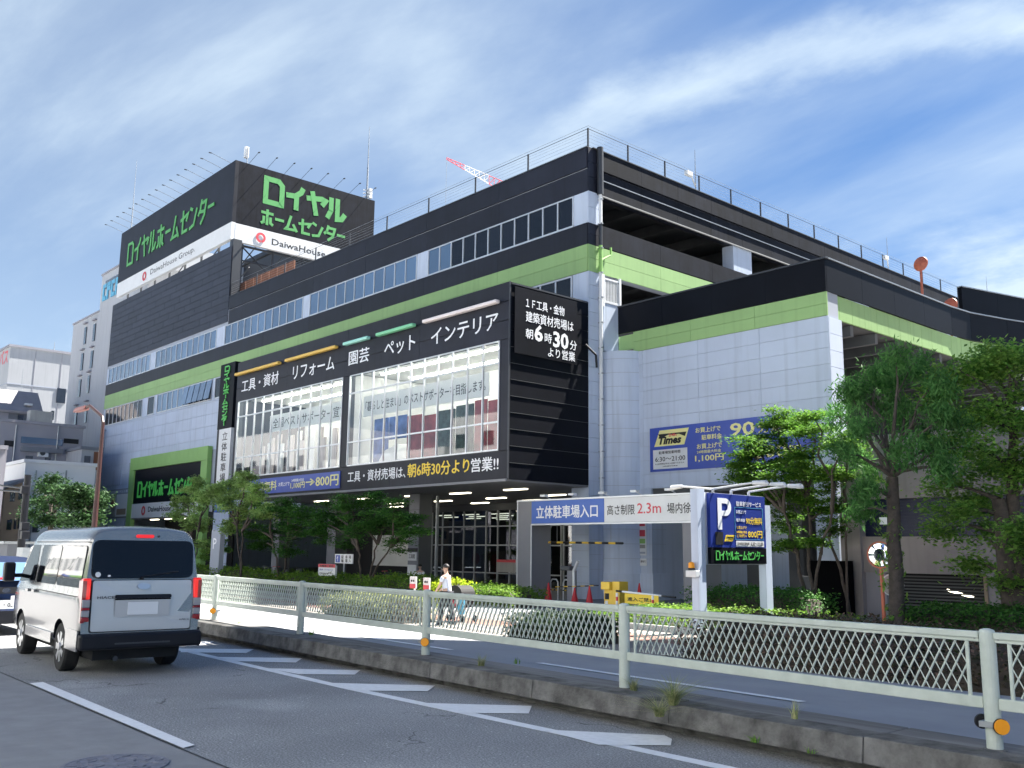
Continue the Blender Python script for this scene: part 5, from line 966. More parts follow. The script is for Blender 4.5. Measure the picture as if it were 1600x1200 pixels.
sm('broad maple with winged seeds in front of the notice column', 570, 910, 22.5, [(560, 860), (590, 850), (610, 855)], [(520, 800, 18), (550, 790, 20), (585, 785, 20), (615, 795, 20), (640, 815, 18), (530, 825, 18), (565, 820, 22), (600, 825, 22), (500, 815, 12), (640, 840, 12), (545, 845, 14), (615, 850, 14), (655, 830, 8)], 'lf_deep', lsz=.36, layer=.3, up=.7)
sm('thin leggy tree right beside the back of the white van', 335, 905, 26, [(335, 850)], [(335, 845, 12), (350, 860, 12), (325, 865, 10)], 'lf_mid', lsz=.3)
def hedge(name, label, x0, x1, y0, y1, h, leaf, n, size, grp='clipped hedges', cat='hedge', zb=-.3, roundness=.35, step=0):
    t = thing(name, label, cat, ((x0+x1)/2, (y0+y1)/2, zb), grp); mb = MB(); nx, ny = 18, 6; vs = []; 
    cx_, cy_ = (x0+x1)/2, (y0+y1)/2
    def P(u, v):   # u,v in -1..1 over a dome
        f = max(0, 1-(abs(u)**5)); g_ = max(0, 1-(abs(v)**3)); z = h*(f*g_)**roundness*(.93+.07*math.sin(u*17+x0)+.05*math.sin(u*41+v*9)); return (cx_+u*(x1-x0)/2, cy_+v*(y1-y0)/2, zb+z)
    for i in range(nx+1):
        for j in range(ny+1): p = P(i/nx*2-1, j/ny*2-1); vs.append((p[0]*.96+cx_*.04, p[1]*.92+cy_*.08, zb+(p[2]-zb)*.88))
    fs = [(i*(ny+1)+j, (i+1)*(ny+1)+j, (i+1)*(ny+1)+j+1, i*(ny+1)+j+1) for i in range(nx) for j in range(ny)]
    mb.add(vs, fs).build('twig_core', 'soil', t)
    u = rng.random(n)*2-1; v = rng.random(n)*2-1; e = rng.random(n); v = np.where(e < .5, np.sign(v)*(1-np.abs(v)**3*.35), v); pts = np.array([P(a, b) for a, b in zip(u, v)])
    k = e < .5; pts[k, 2] = zb+(pts[k, 2]-zb)*1+rng.random(k.sum())*h*.0; s_ = (np.abs(v) > .62) & k; pts[s_, 2] = zb+.05+rng.random(s_.sum())*h*.85
    pts += rng.normal(size=pts.shape)*size*.55
    leaf_obj('foliage', pts, size, leaf, t, up=.3, asp=.55); return t
hedge('hedge', 'long low hedge behind the fence, its end beside the white van', -56, -41.5, 21.8, 23.2, 1.0, 'lf_hedge', 9000, .11)
hedge('hedge', 'long low hedge below the two small round-face posters', -41.4, -33.5, 21.6, 23.2, .92, 'lf_hedge', 8000, .10)
hedge('hedge', 'low hedge between the signboard with a red top and the pedestrian', -33.4, -28.8, 21.4, 23.2, 1.0, 'lf_hedge', 6000, .10)
hedge('hedge', 'rounded green hedge ending at the left gate column', -28.9, -25.4, 22.6, 24.4, .72, 'lf_hedge', 6000, .09)
hedge('shrub', 'bright yellow green shrub just right of the pedestrian', -28.6, -27.2, 21.4, 22.5, .92, 'lf_yel', 2200, .10, grp='shrubs', cat='shrub')
hedge('hedge', 'low hedge round the foot of the white posts of the parking sign', -19.5, -12.6, 19.6, 23.4, .50, 'lf_hedge', 9000, .09)
hedge('hedge', 'dark clipped hedge in front of the grey passage wall', -19.8, -15.4, 25.0, 27.0, .95, 'lf_deep', 6000, .10)
hedge('hedge', 'dark green rounded hedge right of the louvred opening', -12.2, -8.2, 23.6, 25.6, .80, 'lf_deep', 6000, .10)
hedge('shrub', 'large pale speckled dome shrub on the forecourt behind the fence', -24.9, -21.4, 14.7, 16.4, .78, 'lf_bush', 9000, .07, grp='shrubs', cat='shrub')
hedge('shrub', 'dark shrub between the paved strip and the fence post before the machine', -16.9, -14.3, 14.8, 16.2, .62, 'lf_shade', 6000, .08, grp='shrubs', cat='shrub')
hedge('shrub', 'long dry reddish azalea bed behind the lattice at the right', -12.1, -7.6, 15.0, 17.6, .85, 'lf_dry', 9000, .075, grp='shrubs', cat='shrub')
hedge('shrub', 'dry azalea bed behind the lattice at the far right edge', -7.5, -2.5, 14.8, 17.2, .85, 'lf_dry', 8000, .075, grp='shrubs', cat='shrub')
bx('planter_edge', (-19.8, -12.4, 19.2, 19.32, -.3, -.12), 'conc', None)['kind'] = 'structure'
def tuft(label, px_, py_, h, n, spread, z=.3, leaf='grass', asp=.05, cat='weed'):
    c = onZ(px_, py_, z); t = thing('weed', label, cat, c, 'weeds growing from the kerb'); V = []; F = []
    for k in range(n):
        a = random.random()*6.28; l_ = h*random.uniform(.5, 1.0); s_ = spread*random.uniform(.2, 1); d = Vector((math.cos(a), math.sin(a), 0)); sd_ = Vector((-d.y, d.x, 0))*asp*h*random.uniform(.5, 1)
        p = Vector((random.uniform(-.03, .03), random.uniform(-.03, .03), -.01)); b0 = len(V)
        for i in range(5):
            f = i/4; q = p+d*s_*f*f*1.2+Vector((0, 0, l_*f*(1-.25*f*s_/max(spread, .01)))); ww = sd_*(1-f*.92)*(1 if asp < .12 else math.sin(math.pi*min(.98, .15+f*.8))+.05)
            V += [q-ww*.5, q+ww*.5]
        F += [(b0+2*i, b0+2*i+1, b0+2*i+3, b0+2*i+2) for i in range(4)]
    MB().add([c+v for v in V], F).build('blade_tuft', leaf, t)
tuft('leafy weed at the foot of the second fence post', 486, 991, .10, 22, .14, leaf='lf_mid', asp=.30)
tuft('tiny green sprout on the kerb near the first amber reflector', 375, 973, .07, 8, .05, leaf='lf_mid', asp=.25)
tuft('thin weed in the kerb joint, left of the middle', 752, 1040, .20, 60, .20)
tuft('small upright sprout behind the kerb', 808, 1036, .11, 10, .04, leaf='lf_mid', asp=.2)
tuft('bushy green weed just right of the middle fence post', 990, 1078, .18, 90, .20)
tuft('tallest dry grass clump hanging over the kerb', 1052, 1100, .33, 240, .60, asp=.026)
tuft('dry grass hanging down the face of the kerb', 1030, 1118, .24, 170, .50, z=.22, asp=.032)
tuft('thin tall weed before the last long bay', 1242, 1122, .22, 34, .12)
tuft('small bright weed at the foot of the kerb face, left one of the pair', 1268, 1175, .07, 20, .09, z=.12, leaf='lf_mid', asp=.22)
tuft('small bright weed at the foot of the kerb face, right one of the pair', 1310, 1178, .07, 20, .09, z=.12, leaf='lf_mid', asp=.22)
tuft('broad leaf weed on the kerb face near the right edge', 1180, 1158, .08, 20, .10, z=.12, leaf='lf_mid', asp=.25)
tuft('brown weed under the first amber reflector', 345, 990, .12, 26, .10, z=.15)
tuft('small weed on the kerb face below the second bay', 548, 1020, .10, 18, .08, z=.15, leaf='lf_mid', asp=.2)

# ================================================================== far left buildings
def farbox(name, label, X, pl, pr_, ytop, m, depth=12, top=None, zt=None):
    a = onX(pl, ytop, X); b_ = onX(pr_, ytop, X); z = zt or onX((pl+pr_)/2, ytop, X).z
    t = thing(name, label, 'building', (X, a.y, -.3)); bx('wall', (X-depth, X, a.y, b_.y, -.3, z), m, t); bx('roof', (X-depth-.15, X+.15, a.y-.15, b_.y+.15, z, z+.25), top or m, t); return t, a.y, b_.y, z
def fwin(t, X, x0, y0, x1, y1, m='glass', frame='alu'):
    a = onX(x0, y0, X); b_ = onX(x1, y1, X); bx('window', (X, X+.08, min(a.y, b_.y), max(a.y, b_.y), min(a.z, b_.z), max(a.z, b_.z)), m, t)
tg = thing('tower_building', 'tall pale grey tower with narrow slit windows left of the store', 'building', (-101, 34, -.3))
GX = [onY(115, 508, 33).x, onY(155, 491, 33).x]
bx('wall', (GX[0], GX[1], 33, 52, -.3, 26.3), 'pale', tg); bx('wall', (GX[1], -90.2, 33, 50, -.3, 30.3), 'pale', tg); bx('coping', (GX[0]-.1, GX[1], 32.9, 52, 26.3, 26.5), 'greyh', tg); bx('coping', (GX[1]-.1, -90.2, 32.9, 50, 30.3, 30.5), 'greyh', tg)
for x, y in ((134, 524), (148, 519), (129, 565), (144, 561), (125, 606), (139, 600), (119, 652), (135, 646)):
    p = onY(x, y, 33); bx('window', (p.x-.32, p.x+.32, 32.9, 33.0, p.z-1.0, p.z+.9), 'glass', tg); bx('window_hood', (p.x-.4, p.x+.4, 32.7, 33.0, p.z+1.25, p.z+1.4), 'greyh', tg)
p = onY(171, 448, 33); bx('upper_window', (p.x-1.0, p.x+4, 32.9, 33, p.z-.1, p.z+.8), 'glass', tg)
lb_ = thing('blue_wall_lettering', 'light blue lettering high on the pale tower beside the billboard', 'sign', (-101, 33, 27)); p = onY(161, 470, 33); 
mb = MB()
for k in range(4): mb.box(p.x+k*1.25, p.x+.35+k*1.25, 32.88, 32.98, p.z-.1, p.z+1.7).box(p.x+.4+k*1.25, p.x+1.0+k*1.25, 32.88, 32.98, p.z-.1+(k % 2)*.9, p.z+.35+(k % 2)*.9).box(p.x+.4+k*1.25, p.x+1.0+k*1.25, 32.88, 32.98, p.z+1.3, p.z+1.7)
mb.build('lettering', 'lightblue', lb_)
wb = thing('white_building', 'large white windowless building with red lettering at the left edge', 'building', (-150, 40, -.3)); bx('wall', (-175, -135, 32.2, 62, -.3, 27.2), 'whiteb', wb); bx('coping', (-175, -134.8, 32.0, 62, 27.2, 27.5), 'greyh', wb)
for z in (22.3,): bx('joint', (-174, -134.95, 32.15, 62, z, z+.12), 'greyd', wb)
for y in (35.3, 38.6, 42): bx('joint', (-135, -134.96, y, y+.06, 8, 27.2), 'greyh', wb)
a = onX(99, 622, -135); bx('window', (-135, -134.9, onX(88, 620, -135).y, onX(102, 620, -135).y, onX(95, 630, -135).z, onX(95, 607, -135).z), 'glass', wb); bx('window', (-135, -134.9, onX(80, 650, -135).y, onX(84, 650, -135).y, onX(82, 656, -135).z, onX(82, 642, -135).z), 'glass', wb)
p = onY(0, 563, 32.2); lettering('バス', 'redp', wb, (p.x-.3, 32.2, p.z-.9), XU, ZU, onY(13, 563, 32.2).x-p.x, 2.0, bold=.03)
p = onX(34, 600, -134); rod('thin pole rising behind the shingle roofed house', -134, p.y, 8, onX(34, 576, -134).z, .12)
p = onX(86, 530, -140); rod('thin mast on top of the white building', -140, p.y, 27, onX(86, 534, -140).z, .12)
# shingle roof house
X = -105; h1 = thing('shingle_house', 'dark grey house with a pale shingle roof and one small window', 'house', (X-5, 26, -.3)); a = onX(0, 643, X); b_ = onX(62, 643, X); r0, r1 = onX(0, 611, X-3), onX(60, 616, X-3)
bx('wall', (X-9, X, a.y-4, b_.y, -.3, a.z), 'greyh2', h1)
MB().slab([(X+.3, a.y-4, a.z-.05), (X+.3, b_.y+.3, a.z-.05), (X-3.2, r1.y, r0.z), (X-3.2, a.y-4, r0.z)], (0, 0, .25)).slab([(X-3.2, a.y-4, r0.z), (X-3.2, r1.y, r0.z), (X-9.3, b_.y+.3, a.z), (X-9.3, a.y-4, a.z)], (0, 0, .25)).build('roof', 'roofh', h1)
MB().poly([(X, b_.y-.02, a.z), (X-3.2, b_.y-.02, r0.z), (X-9, b_.y-.02, a.z)]).build('gable', 'greyh2', h1); fwin(h1, X, 28, 648, 35, 660); bx('white_panel', (X, X+.06, a.y-1, onX(13, 650, X).y, 9, onX(8, 645, X).z), 'greyh', h1)
p = onX(48, 632, X+.5); bx('skylight', (X-.8, X-.3, p.y-.3, p.y+.4, p.z, p.z+.2), 'white', h1)
# balcony building
X = -88; h2, ya, yb_, zt = farbox('balcony_building', 'mid grey rendered building with a long pale balcony opening', X, 0, 131, 664, 'greyh', 14)
zt2 = zt; fwin(h2, X, 33, 682, 97, 697, 'glassb'); fwin(h2, X, 100, 685, 122, 694, 'dark'); fwin(h2, X, 7, 688, 20, 698, 'dark')
a = onX(33, 692, X); b_ = onX(97, 692, X); bx('balcony_parapet', (X, X+.5, a.y, b_.y, a.z-.7, a.z-.3), 'greyh2', h2)
X = -76; h3, ya, yb_, zt = farbox('white_house', 'low cream white building with a flat roof behind the dark street trees', X, 40, 150, 726, 'bwhite', 12); fwin(h3, X, 43, 805, 50, 830, 'greyh'); fwin(h3, X, 51, 816, 58, 832)
X = -84; h5, ya, yb_, zt = farbox('small_corner_house', 'small corner house with dark trim and a window beside the lamp mast', X, 128, 158, 703, 'whiteb', 8, 'greyh2'); fwin(h5, X, 132, 712, 140, 728); fwin(h5, X, 147, 706, 155, 735, 'wood')
X = -72; h4 = thing('tan_house', 'tan walled house with narrow dark windows left of the utility pole', 'house', (X-4, 18, -.3)); a = onX(8, 765, X); b_ = onX(36, 752, X)
MB().hexa([(X-8, a.y, -.3), (X, a.y, -.3), (X, b_.y, -.3), (X-8, b_.y, -.3), (X-8, a.y, a.z), (X, a.y, a.z), (X, b_.y, b_.z), (X-8, b_.y, b_.z)]).build('wall', 'tan', h4); MB().slab([(X-8.2, a.y-.2, a.z), (X+.3, a.y-.2, a.z), (X+.3, b_.y+.2, b_.z+.05), (X-8.2, b_.y+.2, b_.z+.05)], (0, 0, .2)).build('roof', 'greyh2', h4)
for q in ((16, 769, 18, 784), (20, 769, 22, 784), (29, 764, 31, 781), (33, 763, 35, 780), (11, 812, 13, 828), (15, 811, 17, 828), (22, 810, 24, 827), (28, 809, 30, 826)): fwin(h4, X, *q, 'glass')
X = -66; h6, ya, yb_, zt = farbox('grey_slab_building', 'plain bluish grey wall of a building cut by the left frame edge', X, -60, 8, 700, 'greyh', 10)
p = onX(15, 700, -66); bx('side_annex', (-72, -66.5, p.y-1.2, p.y+.0, -.3, p.z), 'greyh', h6)
t = thing('low_shed', 'low grey roofed shed and clutter behind the van mirror', 'shed', (-50, 13.5, 0)); a = onX(12, 848, -50); b_ = onX(42, 848, -50); bx('body', (-54, -50, a.y, b_.y, -.3, onX(30, 850, -50).z), 'greyh2', t); bx('roof', (-54.3, -49.5, a.y-.3, b_.y+.3, onX(30, 850, -50).z, onX(30, 846, -50).z), 'steel', t)
def ac_unit(t, X, px_, py_, m='white'):
    p = onX(px_, py_, X+.3); MB().box(X, X+.35, p.y-.4, p.y+.4, p.z-.3, p.z+.3).build('air_conditioner', m, t); MB().lathe((X+.36, p.y-.08, p.z), [(.22, 0), (.22, .02)], 14, axis='x').build('fan_grille', 'dsteel', t)
for a in ((68, 708), (118, 712)): ac_unit(h2, -88, *a)
for a in ((60, 760), (120, 765), (95, 820)): ac_unit(h3, -76, *a)
for q in ((70, 715, 78, 728), (40, 712, 50, 724)): fwin(h2, -88, *q)
for px_ in (57, 104): p = onX(px_, 735, -75.9); MB().tube((-75.9, p.y, 0), (-75.9, p.y, p.z), .06, n=6).build('pipe', 'steel', h3)
for px_ in (26, 92): p = onX(px_, 664, -87.9); MB().tube((-87.9, p.y, 0), (-87.9, p.y, p.z), .06, n=6).build('pipe', 'steel', h2)
p = onX(70, 652, -87); MB().box(-89, -88, p.y-.9, p.y+.9, h2.location.z+.3+zt2, h2.location.z+1.5+zt2).build('rooftop_unit', 'conc', h2)
# street lamp
p = onY(162, 650, 10.6); q_ = onY(120, 642, 10.6); sl = thing('street_lamp', 'red brown street lamp with a pink arm head above the van roof', 'street lamp', (p.x, 10.6, 0))
MB().lathe((p.x, 10.6, 0), [(.095, 0), (.085, 2.5), (.05, p.z-.2)], 14).build('mast', 'lampmast', sl, smooth=False); MB().path([(p.x, 10.6, p.z-.25), (p.x-.15, 10.6, p.z), (q_.x+1.3, 10.6, q_.z+.05), (q_.x+.9, 10.6, q_.z)], .05).build('arm', 'lampmast', sl)
MB().hexa([(q_.x-.1, 10.5, q_.z-.05), (q_.x+1.0, 10.5, q_.z-.06), (q_.x+1.0, 10.7, q_.z-.06), (q_.x-.1, 10.7, q_.z-.05), (q_.x, 10.52, q_.z+.08), (q_.x+1.0, 10.52, q_.z+.08), (q_.x+1.0, 10.68, q_.z+.08), (q_.x, 10.68, q_.z+.08)]).build('lamp_head', 'lamphead', sl)
# utility pole with signals and wires
p = onY(44, 742, 9.8); up_ = thing('utility_pole', 'dark utility pole with signal heads and two wires at the left edge', 'utility pole', (p.x, 9.8, 0)); MB().tube((p.x, 9.8, 0), (p.x, 9.8, p.z), .14, .11, n=12).build('pole', 'blackp', up_)
for y0, y1 in ((758, 764), (766, 769)):
    a = onY(0, y0, 9.8); b_ = onY(42, y1, 9.8); MB().tube(a+(a-b_)*1.5, b_, .035, n=5).build('wire', 'blkp', up_)
for y_, s_ in ((765, .16), (822, .18), (836, .18)): c = onY(38, y_, 9.7); bx('signal_box', (c.x-s_, c.x+s_*.5, 9.6, 9.85, c.z-.14, c.z+.14), 'blackp', up_, bevel=.02)
c = onY(33, 855, 9.7); bx('control_box', (c.x-.1, c.x+.6, 9.6, 9.9, .2, 1.6), 'steel', up_)
# trees by the road at left
def sm2(label, bx_, Y, stems, blobs, leaf, size=.2):
    b = onY(bx_, 850, Y); b.z = 0; return tree(label, b, [(onY(x, y, Y), .12, .07) for x, y in stems], bl(blobs, Y, .7), leaf, size, 80, lsz=.42, group='street trees')
sm2('dark pine-like street tree with a forked trunk behind the van roof', 78, 13.5, [(80, 790), (85, 800)], [(78, 748, 10), (75, 765, 14), (60, 782, 12), (90, 770, 14), (55, 802, 12), (100, 785, 13), (90, 810, 14), (78, 790, 10), (108, 812, 12), (70, 812, 8)], 'lf_pine', .17)
sm2('street tree with yellow tips behind the red brown lamp mast', 128, 13, [(132, 800), (140, 795)], [(112, 768, 12), (130, 768, 13), (145, 772, 12), (120, 790, 12), (140, 790, 12), (125, 808, 13), (150, 785, 9), (138, 812, 12)], 'lf_pine', .17)

# ================================================================== buildings out of the frame: an added tower that shades the road, and the far side of the street
def block(name, label, x0, x1, y0, y1, h, m, face='y+', fl=4.2, ww=4.6):
    t = thing(name, label, 'building', ((x0+x1)/2, (y0+y1)/2, 0)); bx('body', (x0, x1, y0, y1, 0, h), m, t)
    mb = MB(); z = 4.2
    while z < h-2.2:
        x = x0+1
        while x < x1-ww: (mb.box(x, x+1.8, y1, y1+.05, z, z+1.5) if face == 'y+' else mb.box(x, x+1.8, y0-.05, y0, z, z+1.5)); x += ww
        z += fl
    o = mb.build('window_rows', 'glass', t); o['kind'] = 'stuff'; return t
block('shade_tower', 'unseen tall tower added beyond the right edge to shade the road', -9.7, 10, 31, 42, 58, 'greyh', 'y-')  # unseen blocker, sized and placed to cast the shade on the street
def shopfront(t, x0, x1): 
    x = x0+.5
    while x < x1-4: bx('shop_opening', (x, x+3.8, -14.5, -14.42, .3, 3.2), 'glass', t); bx('awning', (x-.1, x+3.9, -14.42, -13.6, 3.3, 3.5), random.choice(('redp', 'blue', 'greyh2', 'green2', 'tan')), t); x += 4.4
bh = [(-150, -112, 18, 'bwhite'), (-110, -84, 13, 'bwhite'), (-83, -60, 16, 'bwhite'), (-59, -41, 12, 'bwhite'), (-40, -22, 14, 'bwhite'), (-21, -6, 15, 'bwhite'), (-5, 12, 22, 'bwhite')]  # walls all whitened to bounce sunlight into the shaded street
for k, (x0, x1, h, m) in enumerate(bh): block('opposite_building', ('white slab', 'whitened low', 'whitened tall', 'small white', 'beige', 'narrow white', 'whitened end')[k]+' building across the road behind the viewer, walls whitened to bounce light', x0, x1, -27, -14.5, h, m)
for o in [o for o in bpy.data.objects if o.name.startswith('opposite_building')]:
    bb = [c for c in o.children if c.name.startswith('body')][0]; xs2 = [v.co.x+o.location.x for v in bb.data.vertices]; shopfront(o, min(xs2), max(xs2))
for k, x in enumerate((-58, -50, -41, -33, -25, -17, -9)):
    tree('roadside tree on the far pavement behind the viewer', (x, -12.2, .15), [(Vector((x, -12.2, 2.6)), .12, .08)], [((x+random.uniform(-1.2, 1.2), -12.2+random.uniform(-.8, .8), random.uniform(2.8, 5.2)), (.9, .9, .8), 1.0) for _ in range(7)], 'lf_mid', .3, 50, lsz=.6, group='roadside trees on the far pavement')

# ================================================================== vehicles
def loft(name, L_, W2, prof, xmax, rake, ws, m, parent, bot, cuts=(), roofdrop=lambda t: 0, ts=None):
    vs = []; fs = []; ts = ts or [0, .012, .035, .10, .25, .45, .65, .80, .88, .93, .965, .988, 1.0]; P = [(-y, z) for y, z in prof[::-1]][:-1]+prof if prof[0][0] == 0 else None
    prof2 = [(y, z) for y, z in prof]; loop = prof2+[(-y, z) for y, z in prof2[::-1] if y > 0]; n = len(loop)
    for t in ts:
        for y, z in loop:
            zz = z-(roofdrop(t) if z > 1.3*bot else 0)*max(0, (z-1.2)/.75) if roofdrop(t) else z
            vs.append((rake(zz)*(1-t)+t*xmax(zz), y*W2*ws(t), zz))
    for i in range(len(ts)-1):
        for j in range(n): fs.append((i*n+j, i*n+(j+1) % n, (i+1)*n+(j+1) % n, (i+1)*n+j))
    fs += [tuple(range(n))[::-1], tuple(range((len(ts)-1)*n, len(ts)*n))]
    mb = MB().add(vs, fs); o = mb.build(name, m, parent, smooth=True, local=True)
    bm = bmesh.new(); bm.from_mesh(o.data); bmesh.ops.recalc_face_normals(bm, faces=bm.faces); bm.to_mesh(o.data); bm.free()
    cs = []
    for cxp, r in cuts:
        for sy in (1, -1):
            c_ = MB().tube((cxp, sy*W2*.55, .30), (cxp, sy*W2*1.3, .30), r, n=36).build('cut', 'dark', None); c_.data.materials[0] = M['blackp']
            bm = bmesh.new(); bm.from_mesh(c_.data); bmesh.ops.recalc_face_normals(bm, faces=bm.faces); bm.to_mesh(c_.data); bm.free()
            md = o.modifiers.new('b', 'BOOLEAN'); md.object = c_; md.operation = 'DIFFERENCE'; md.solver = 'EXACT'; md.material_mode = 'TRANSFER'; cs.append(c_); c_.matrix_world = Matrix()
    if cs:
        pm = o.parent; o.parent = None; bpy.context.view_layer.update()
        me = bpy.data.meshes.new_from_object(o.evaluated_get(bpy.context.evaluated_depsgraph_get())); o.modifiers.clear(); o.data = me; o.parent = pm
        for c_ in cs: bpy.data.objects.remove(c_)
    me = o.data
    try: me.set_sharp_from_angle(angle=math.radians(38))
    except Exception: pass
    return o
def wheel(parent, x, y, r, wd, sgn):
    wpt = thing_part('wheel', parent); T = MB(); pr_ = [(r*.62, 0), (r*.95, 0), (r, .03), (r, wd-.03), (r*.95, wd), (r*.62, wd)]
    T.lathe((x, y-(wd if sgn > 0 else 0), r), [(a, h) for a, h in pr_], 32, axis='y'); T.build('tyre', 'rubber', wpt, local=True)
    R2 = MB(); yo = y-.025*sgn
    R2.tube((x, yo, r), (x, yo-.06*sgn, r), r*.64, r*.60, n=28).build('rim', 'dsteel', wpt, local=True)
    s_ = MB()
    for k in range(7):
        a = k*2*math.pi/7; d = Vector((math.cos(a), 0, math.sin(a))); n_ = Vector((-d.z, 0, d.x))*r*.09; c = Vector((x, yo+.006*sgn, r))
        s_.slab([c+d*r*.12+n_*.9, c+d*r*.12-n_*.9, c+d*r*.62-n_*1.6, c+d*r*.62+n_*1.6], (0, .02*sgn, 0))
    s_.tube((x, yo, r), (x, yo+.04*sgn, r), r*.17, n=14); s_.build('hub_cap', 'alloy', wpt, local=True)
VA = math.radians(4); VW = .80
van = thing('van', 'silver one box van with lit brake lamps and dark rear window on the road', 'van', (-13.2, 5.1, 0), rz=math.pi-VA)
prof = [(0, .36), (.80, .36), (.93, .38), (.975, .43), (.985, .50), (1.0, .62), (1.005, .80), (1.0, .95), (.992, 1.03), (.975, 1.09), (.955, 1.25), (.93, 1.45), (.905, 1.65), (.885, 1.76), (.855, 1.84), (.80, 1.90), (.70, 1.94), (.45, 1.965), (0, 1.975)]
def vprof(z):
    for (y0, z0), (y1, z1) in zip(prof[1:-1], prof[2:]):
        if z0 <= z <= z1 and z1 > z0: return y0+(y1-y0)*(z-z0)/(z1-z0)
    return 1
vx = lambda z: 4.55-max(0, z-.95)*.95-max(0, .5-z)*.2; vr = lambda z: .02+max(0, z-1.0)*.16-max(0, .7-z)*.0
def vws(t): return {0: .965, .012: .985, .035: .997}.get(t, 1.0 if t <= .80 else (.995 if t <= .88 else (.975 if t <= .93 else (.93 if t <= .965 else (.85 if t <= .988 else .74)))))
body = loft('body', 4.6, VW, prof, vx, vr, vws, 'silver', van, .3, cuts=((1.02, .40), (3.56, .40)), roofdrop=lambda t: {0: .055, .012: .03, .035: .012}.get(t, .0))
def vside(name, pts, m, off=.005, sgn=1, parent=van):
    return MB().add([(x, sgn*(VW*vprof(z)+off), z) for x, z in pts], [tuple(range(len(pts)))]).build(name, m, parent, local=True)
def rrect(x0, x1, z0, z1, r, n=4):
    out = []
    for cx_, cz_, a0 in ((x1-r, z1-r, 0), (x0+r, z1-r, 90), (x0+r, z0+r, 180), (x1-r, z0+r, 270)):
        for i in range(n+1): a = math.radians(a0+90*i/n); out.append((cx_+r*math.cos(a), cz_+r*math.sin(a)))
    return out
for sg in (1, -1):
    vside('side_window', rrect(.20, 1.52, 1.14, 1.70, .07), 'carglass', sgn=sg); vside('side_window', rrect(1.56, 2.78, 1.14, 1.70, .07), 'carglass', sgn=sg)
    vside('door_window', [(2.90, 1.16), (3.98, 1.12), (3.62, 1.66), (3.45, 1.70), (2.96, 1.70)], 'carglass', sgn=sg)
    for pts in ([(.06, 1.74), (3.3, 1.74), (3.3, 1.752), (.06, 1.752)], [(1.50, .42), (1.512, .42), (1.545, 1.12), (1.53, 1.12)], [(2.84, .40), (2.852, .40), (2.852, 1.74), (2.84, 1.74)], [(.22, 1.02), (2.7, 1.03), (2.7, 1.045), (.22, 1.035)]): vside('panel_gap', pts, 'blkp', .003, sg)
    for x, z in ((2.62, .99), (3.05, .99)): MB().box(x, x+.18, sg*(VW+.0), sg*(VW+.035), z, z+.04).build('door_handle', 'silver', van, local=True)
    MB().box(.02, .62, sg*(VW*.99), sg*(VW+.012), .34, .60).build('bumper_side', 'silver', van, local=True)
    MB().box(1.46, 3.12, sg*(VW*.97), sg*(VW*1.0+.004), .34, .48).build('sill_trim', 'silver', van, local=True)
    mr_ = thing_part('door_mirror', van); MB().box(3.72, 3.90, sg*.90, sg*1.06, 1.12, 1.42).build('housing', 'blackp', mr_, local=True, bevel=.03); MB().box(3.85, 3.95, sg*.74, sg*.92, 1.18, 1.24).build('stalk', 'blackp', mr_, local=True)
    tl = thing_part('tail_lamp', van); y0, y1 = sorted((sg*.685, sg*.785))
    for z0, z1, m in ((1.0, 1.27, 'lampred'), (.895, .998, 'lampcl'), (.862, .893, 'lampdk'), (.775, .86, 'lampcl'), (.715, .773, 'lampdk')):
        MB().box(-.012+max(0, z1-1.05)*.12, .13, y0, y1, z0, z1).build('lens', m, tl, local=True, bevel=.012)
    MB().box(.01, .20, min(sg*.74, sg*.79), max(sg*.74, sg*.79), .70, 1.24).build('lens_side', 'lampdk', tl, local=True)
def vrear(name, pts, m, off=.012, th=.01, parent=van): return MB().slab([(vr(z)-off, y, z) for y, z in pts], (th, 0, 0)).build(name, m, parent, local=True)
vrear('rear_window', rrect(-.67, .67, 1.27, 1.775, .09), 'carglass', .010, .008)
vrear('tailgate_panel', rrect(-.655, .655, .585, 1.24, .03), 'vanrear', .004, .006); vrear('tailgate_gap', rrect(-.668, .668, .570, 1.25, .03), 'blkp', .002, .006)
vrear('plate_garnish', rrect(-.37, .37, 1.005, 1.055, .02), 'blackp', .035, .03); vrear('plate_recess', rrect(-.365, .365, .765, 1.0, .02), 'vanrear', .009, .003); vrear('number_plate', rrect(-.20, .20, .79, .955, .01), 'plate', .02, .01)
vrear('emblem', [(.085*math.cos(a), 1.165+.045*math.sin(a)) for a in np.linspace(0, 6.0, 16)], 'alloy', .02, .01)
vrear('brake_lamp', rrect(-.12, .12, 1.81, 1.855, .02), 'lampred', .022, .02); vrear('washer', rrect(-.20, -.175, 1.82, 1.845, .01), 'blkp', .018, .02)
def vtext(s, y0, z0, w_, h_): 
    me, co = textmesh(s, .02); lo = co.min(0); hi = co.max(0); xy = (co-lo)/np.maximum(hi-lo, 1e-6); P = np.stack([np.full(len(xy), vr(z0)-.022), y0-xy[:, 0]*w_, z0+xy[:, 1]*h_], 1); me.vertices.foreach_set('co', P.ravel()); me.materials.clear(); me.materials.append(M['dsteel']); o = bpy.data.objects.new('badge', me); COL.objects.link(o); o.parent = van; return o
vtext('HIACE', .60, 1.005, .22, .035); vtext('SUPER GL', -.50, .70, .14, .02)
MB().tube((vr(1.30)-.03, .02, 1.29), (vr(1.32)-.03, -.46, 1.36), .010, n=6).tube((vr(1.28)-.005, .02, 1.26), (vr(1.30)-.035, .02, 1.29), .02, n=8).build('rear_wiper', 'blkp', van, local=True); vrear('tailgate_handle_shadow', rrect(-.37, .37, .985, 1.003, .006), 'blkm', .011, .004)
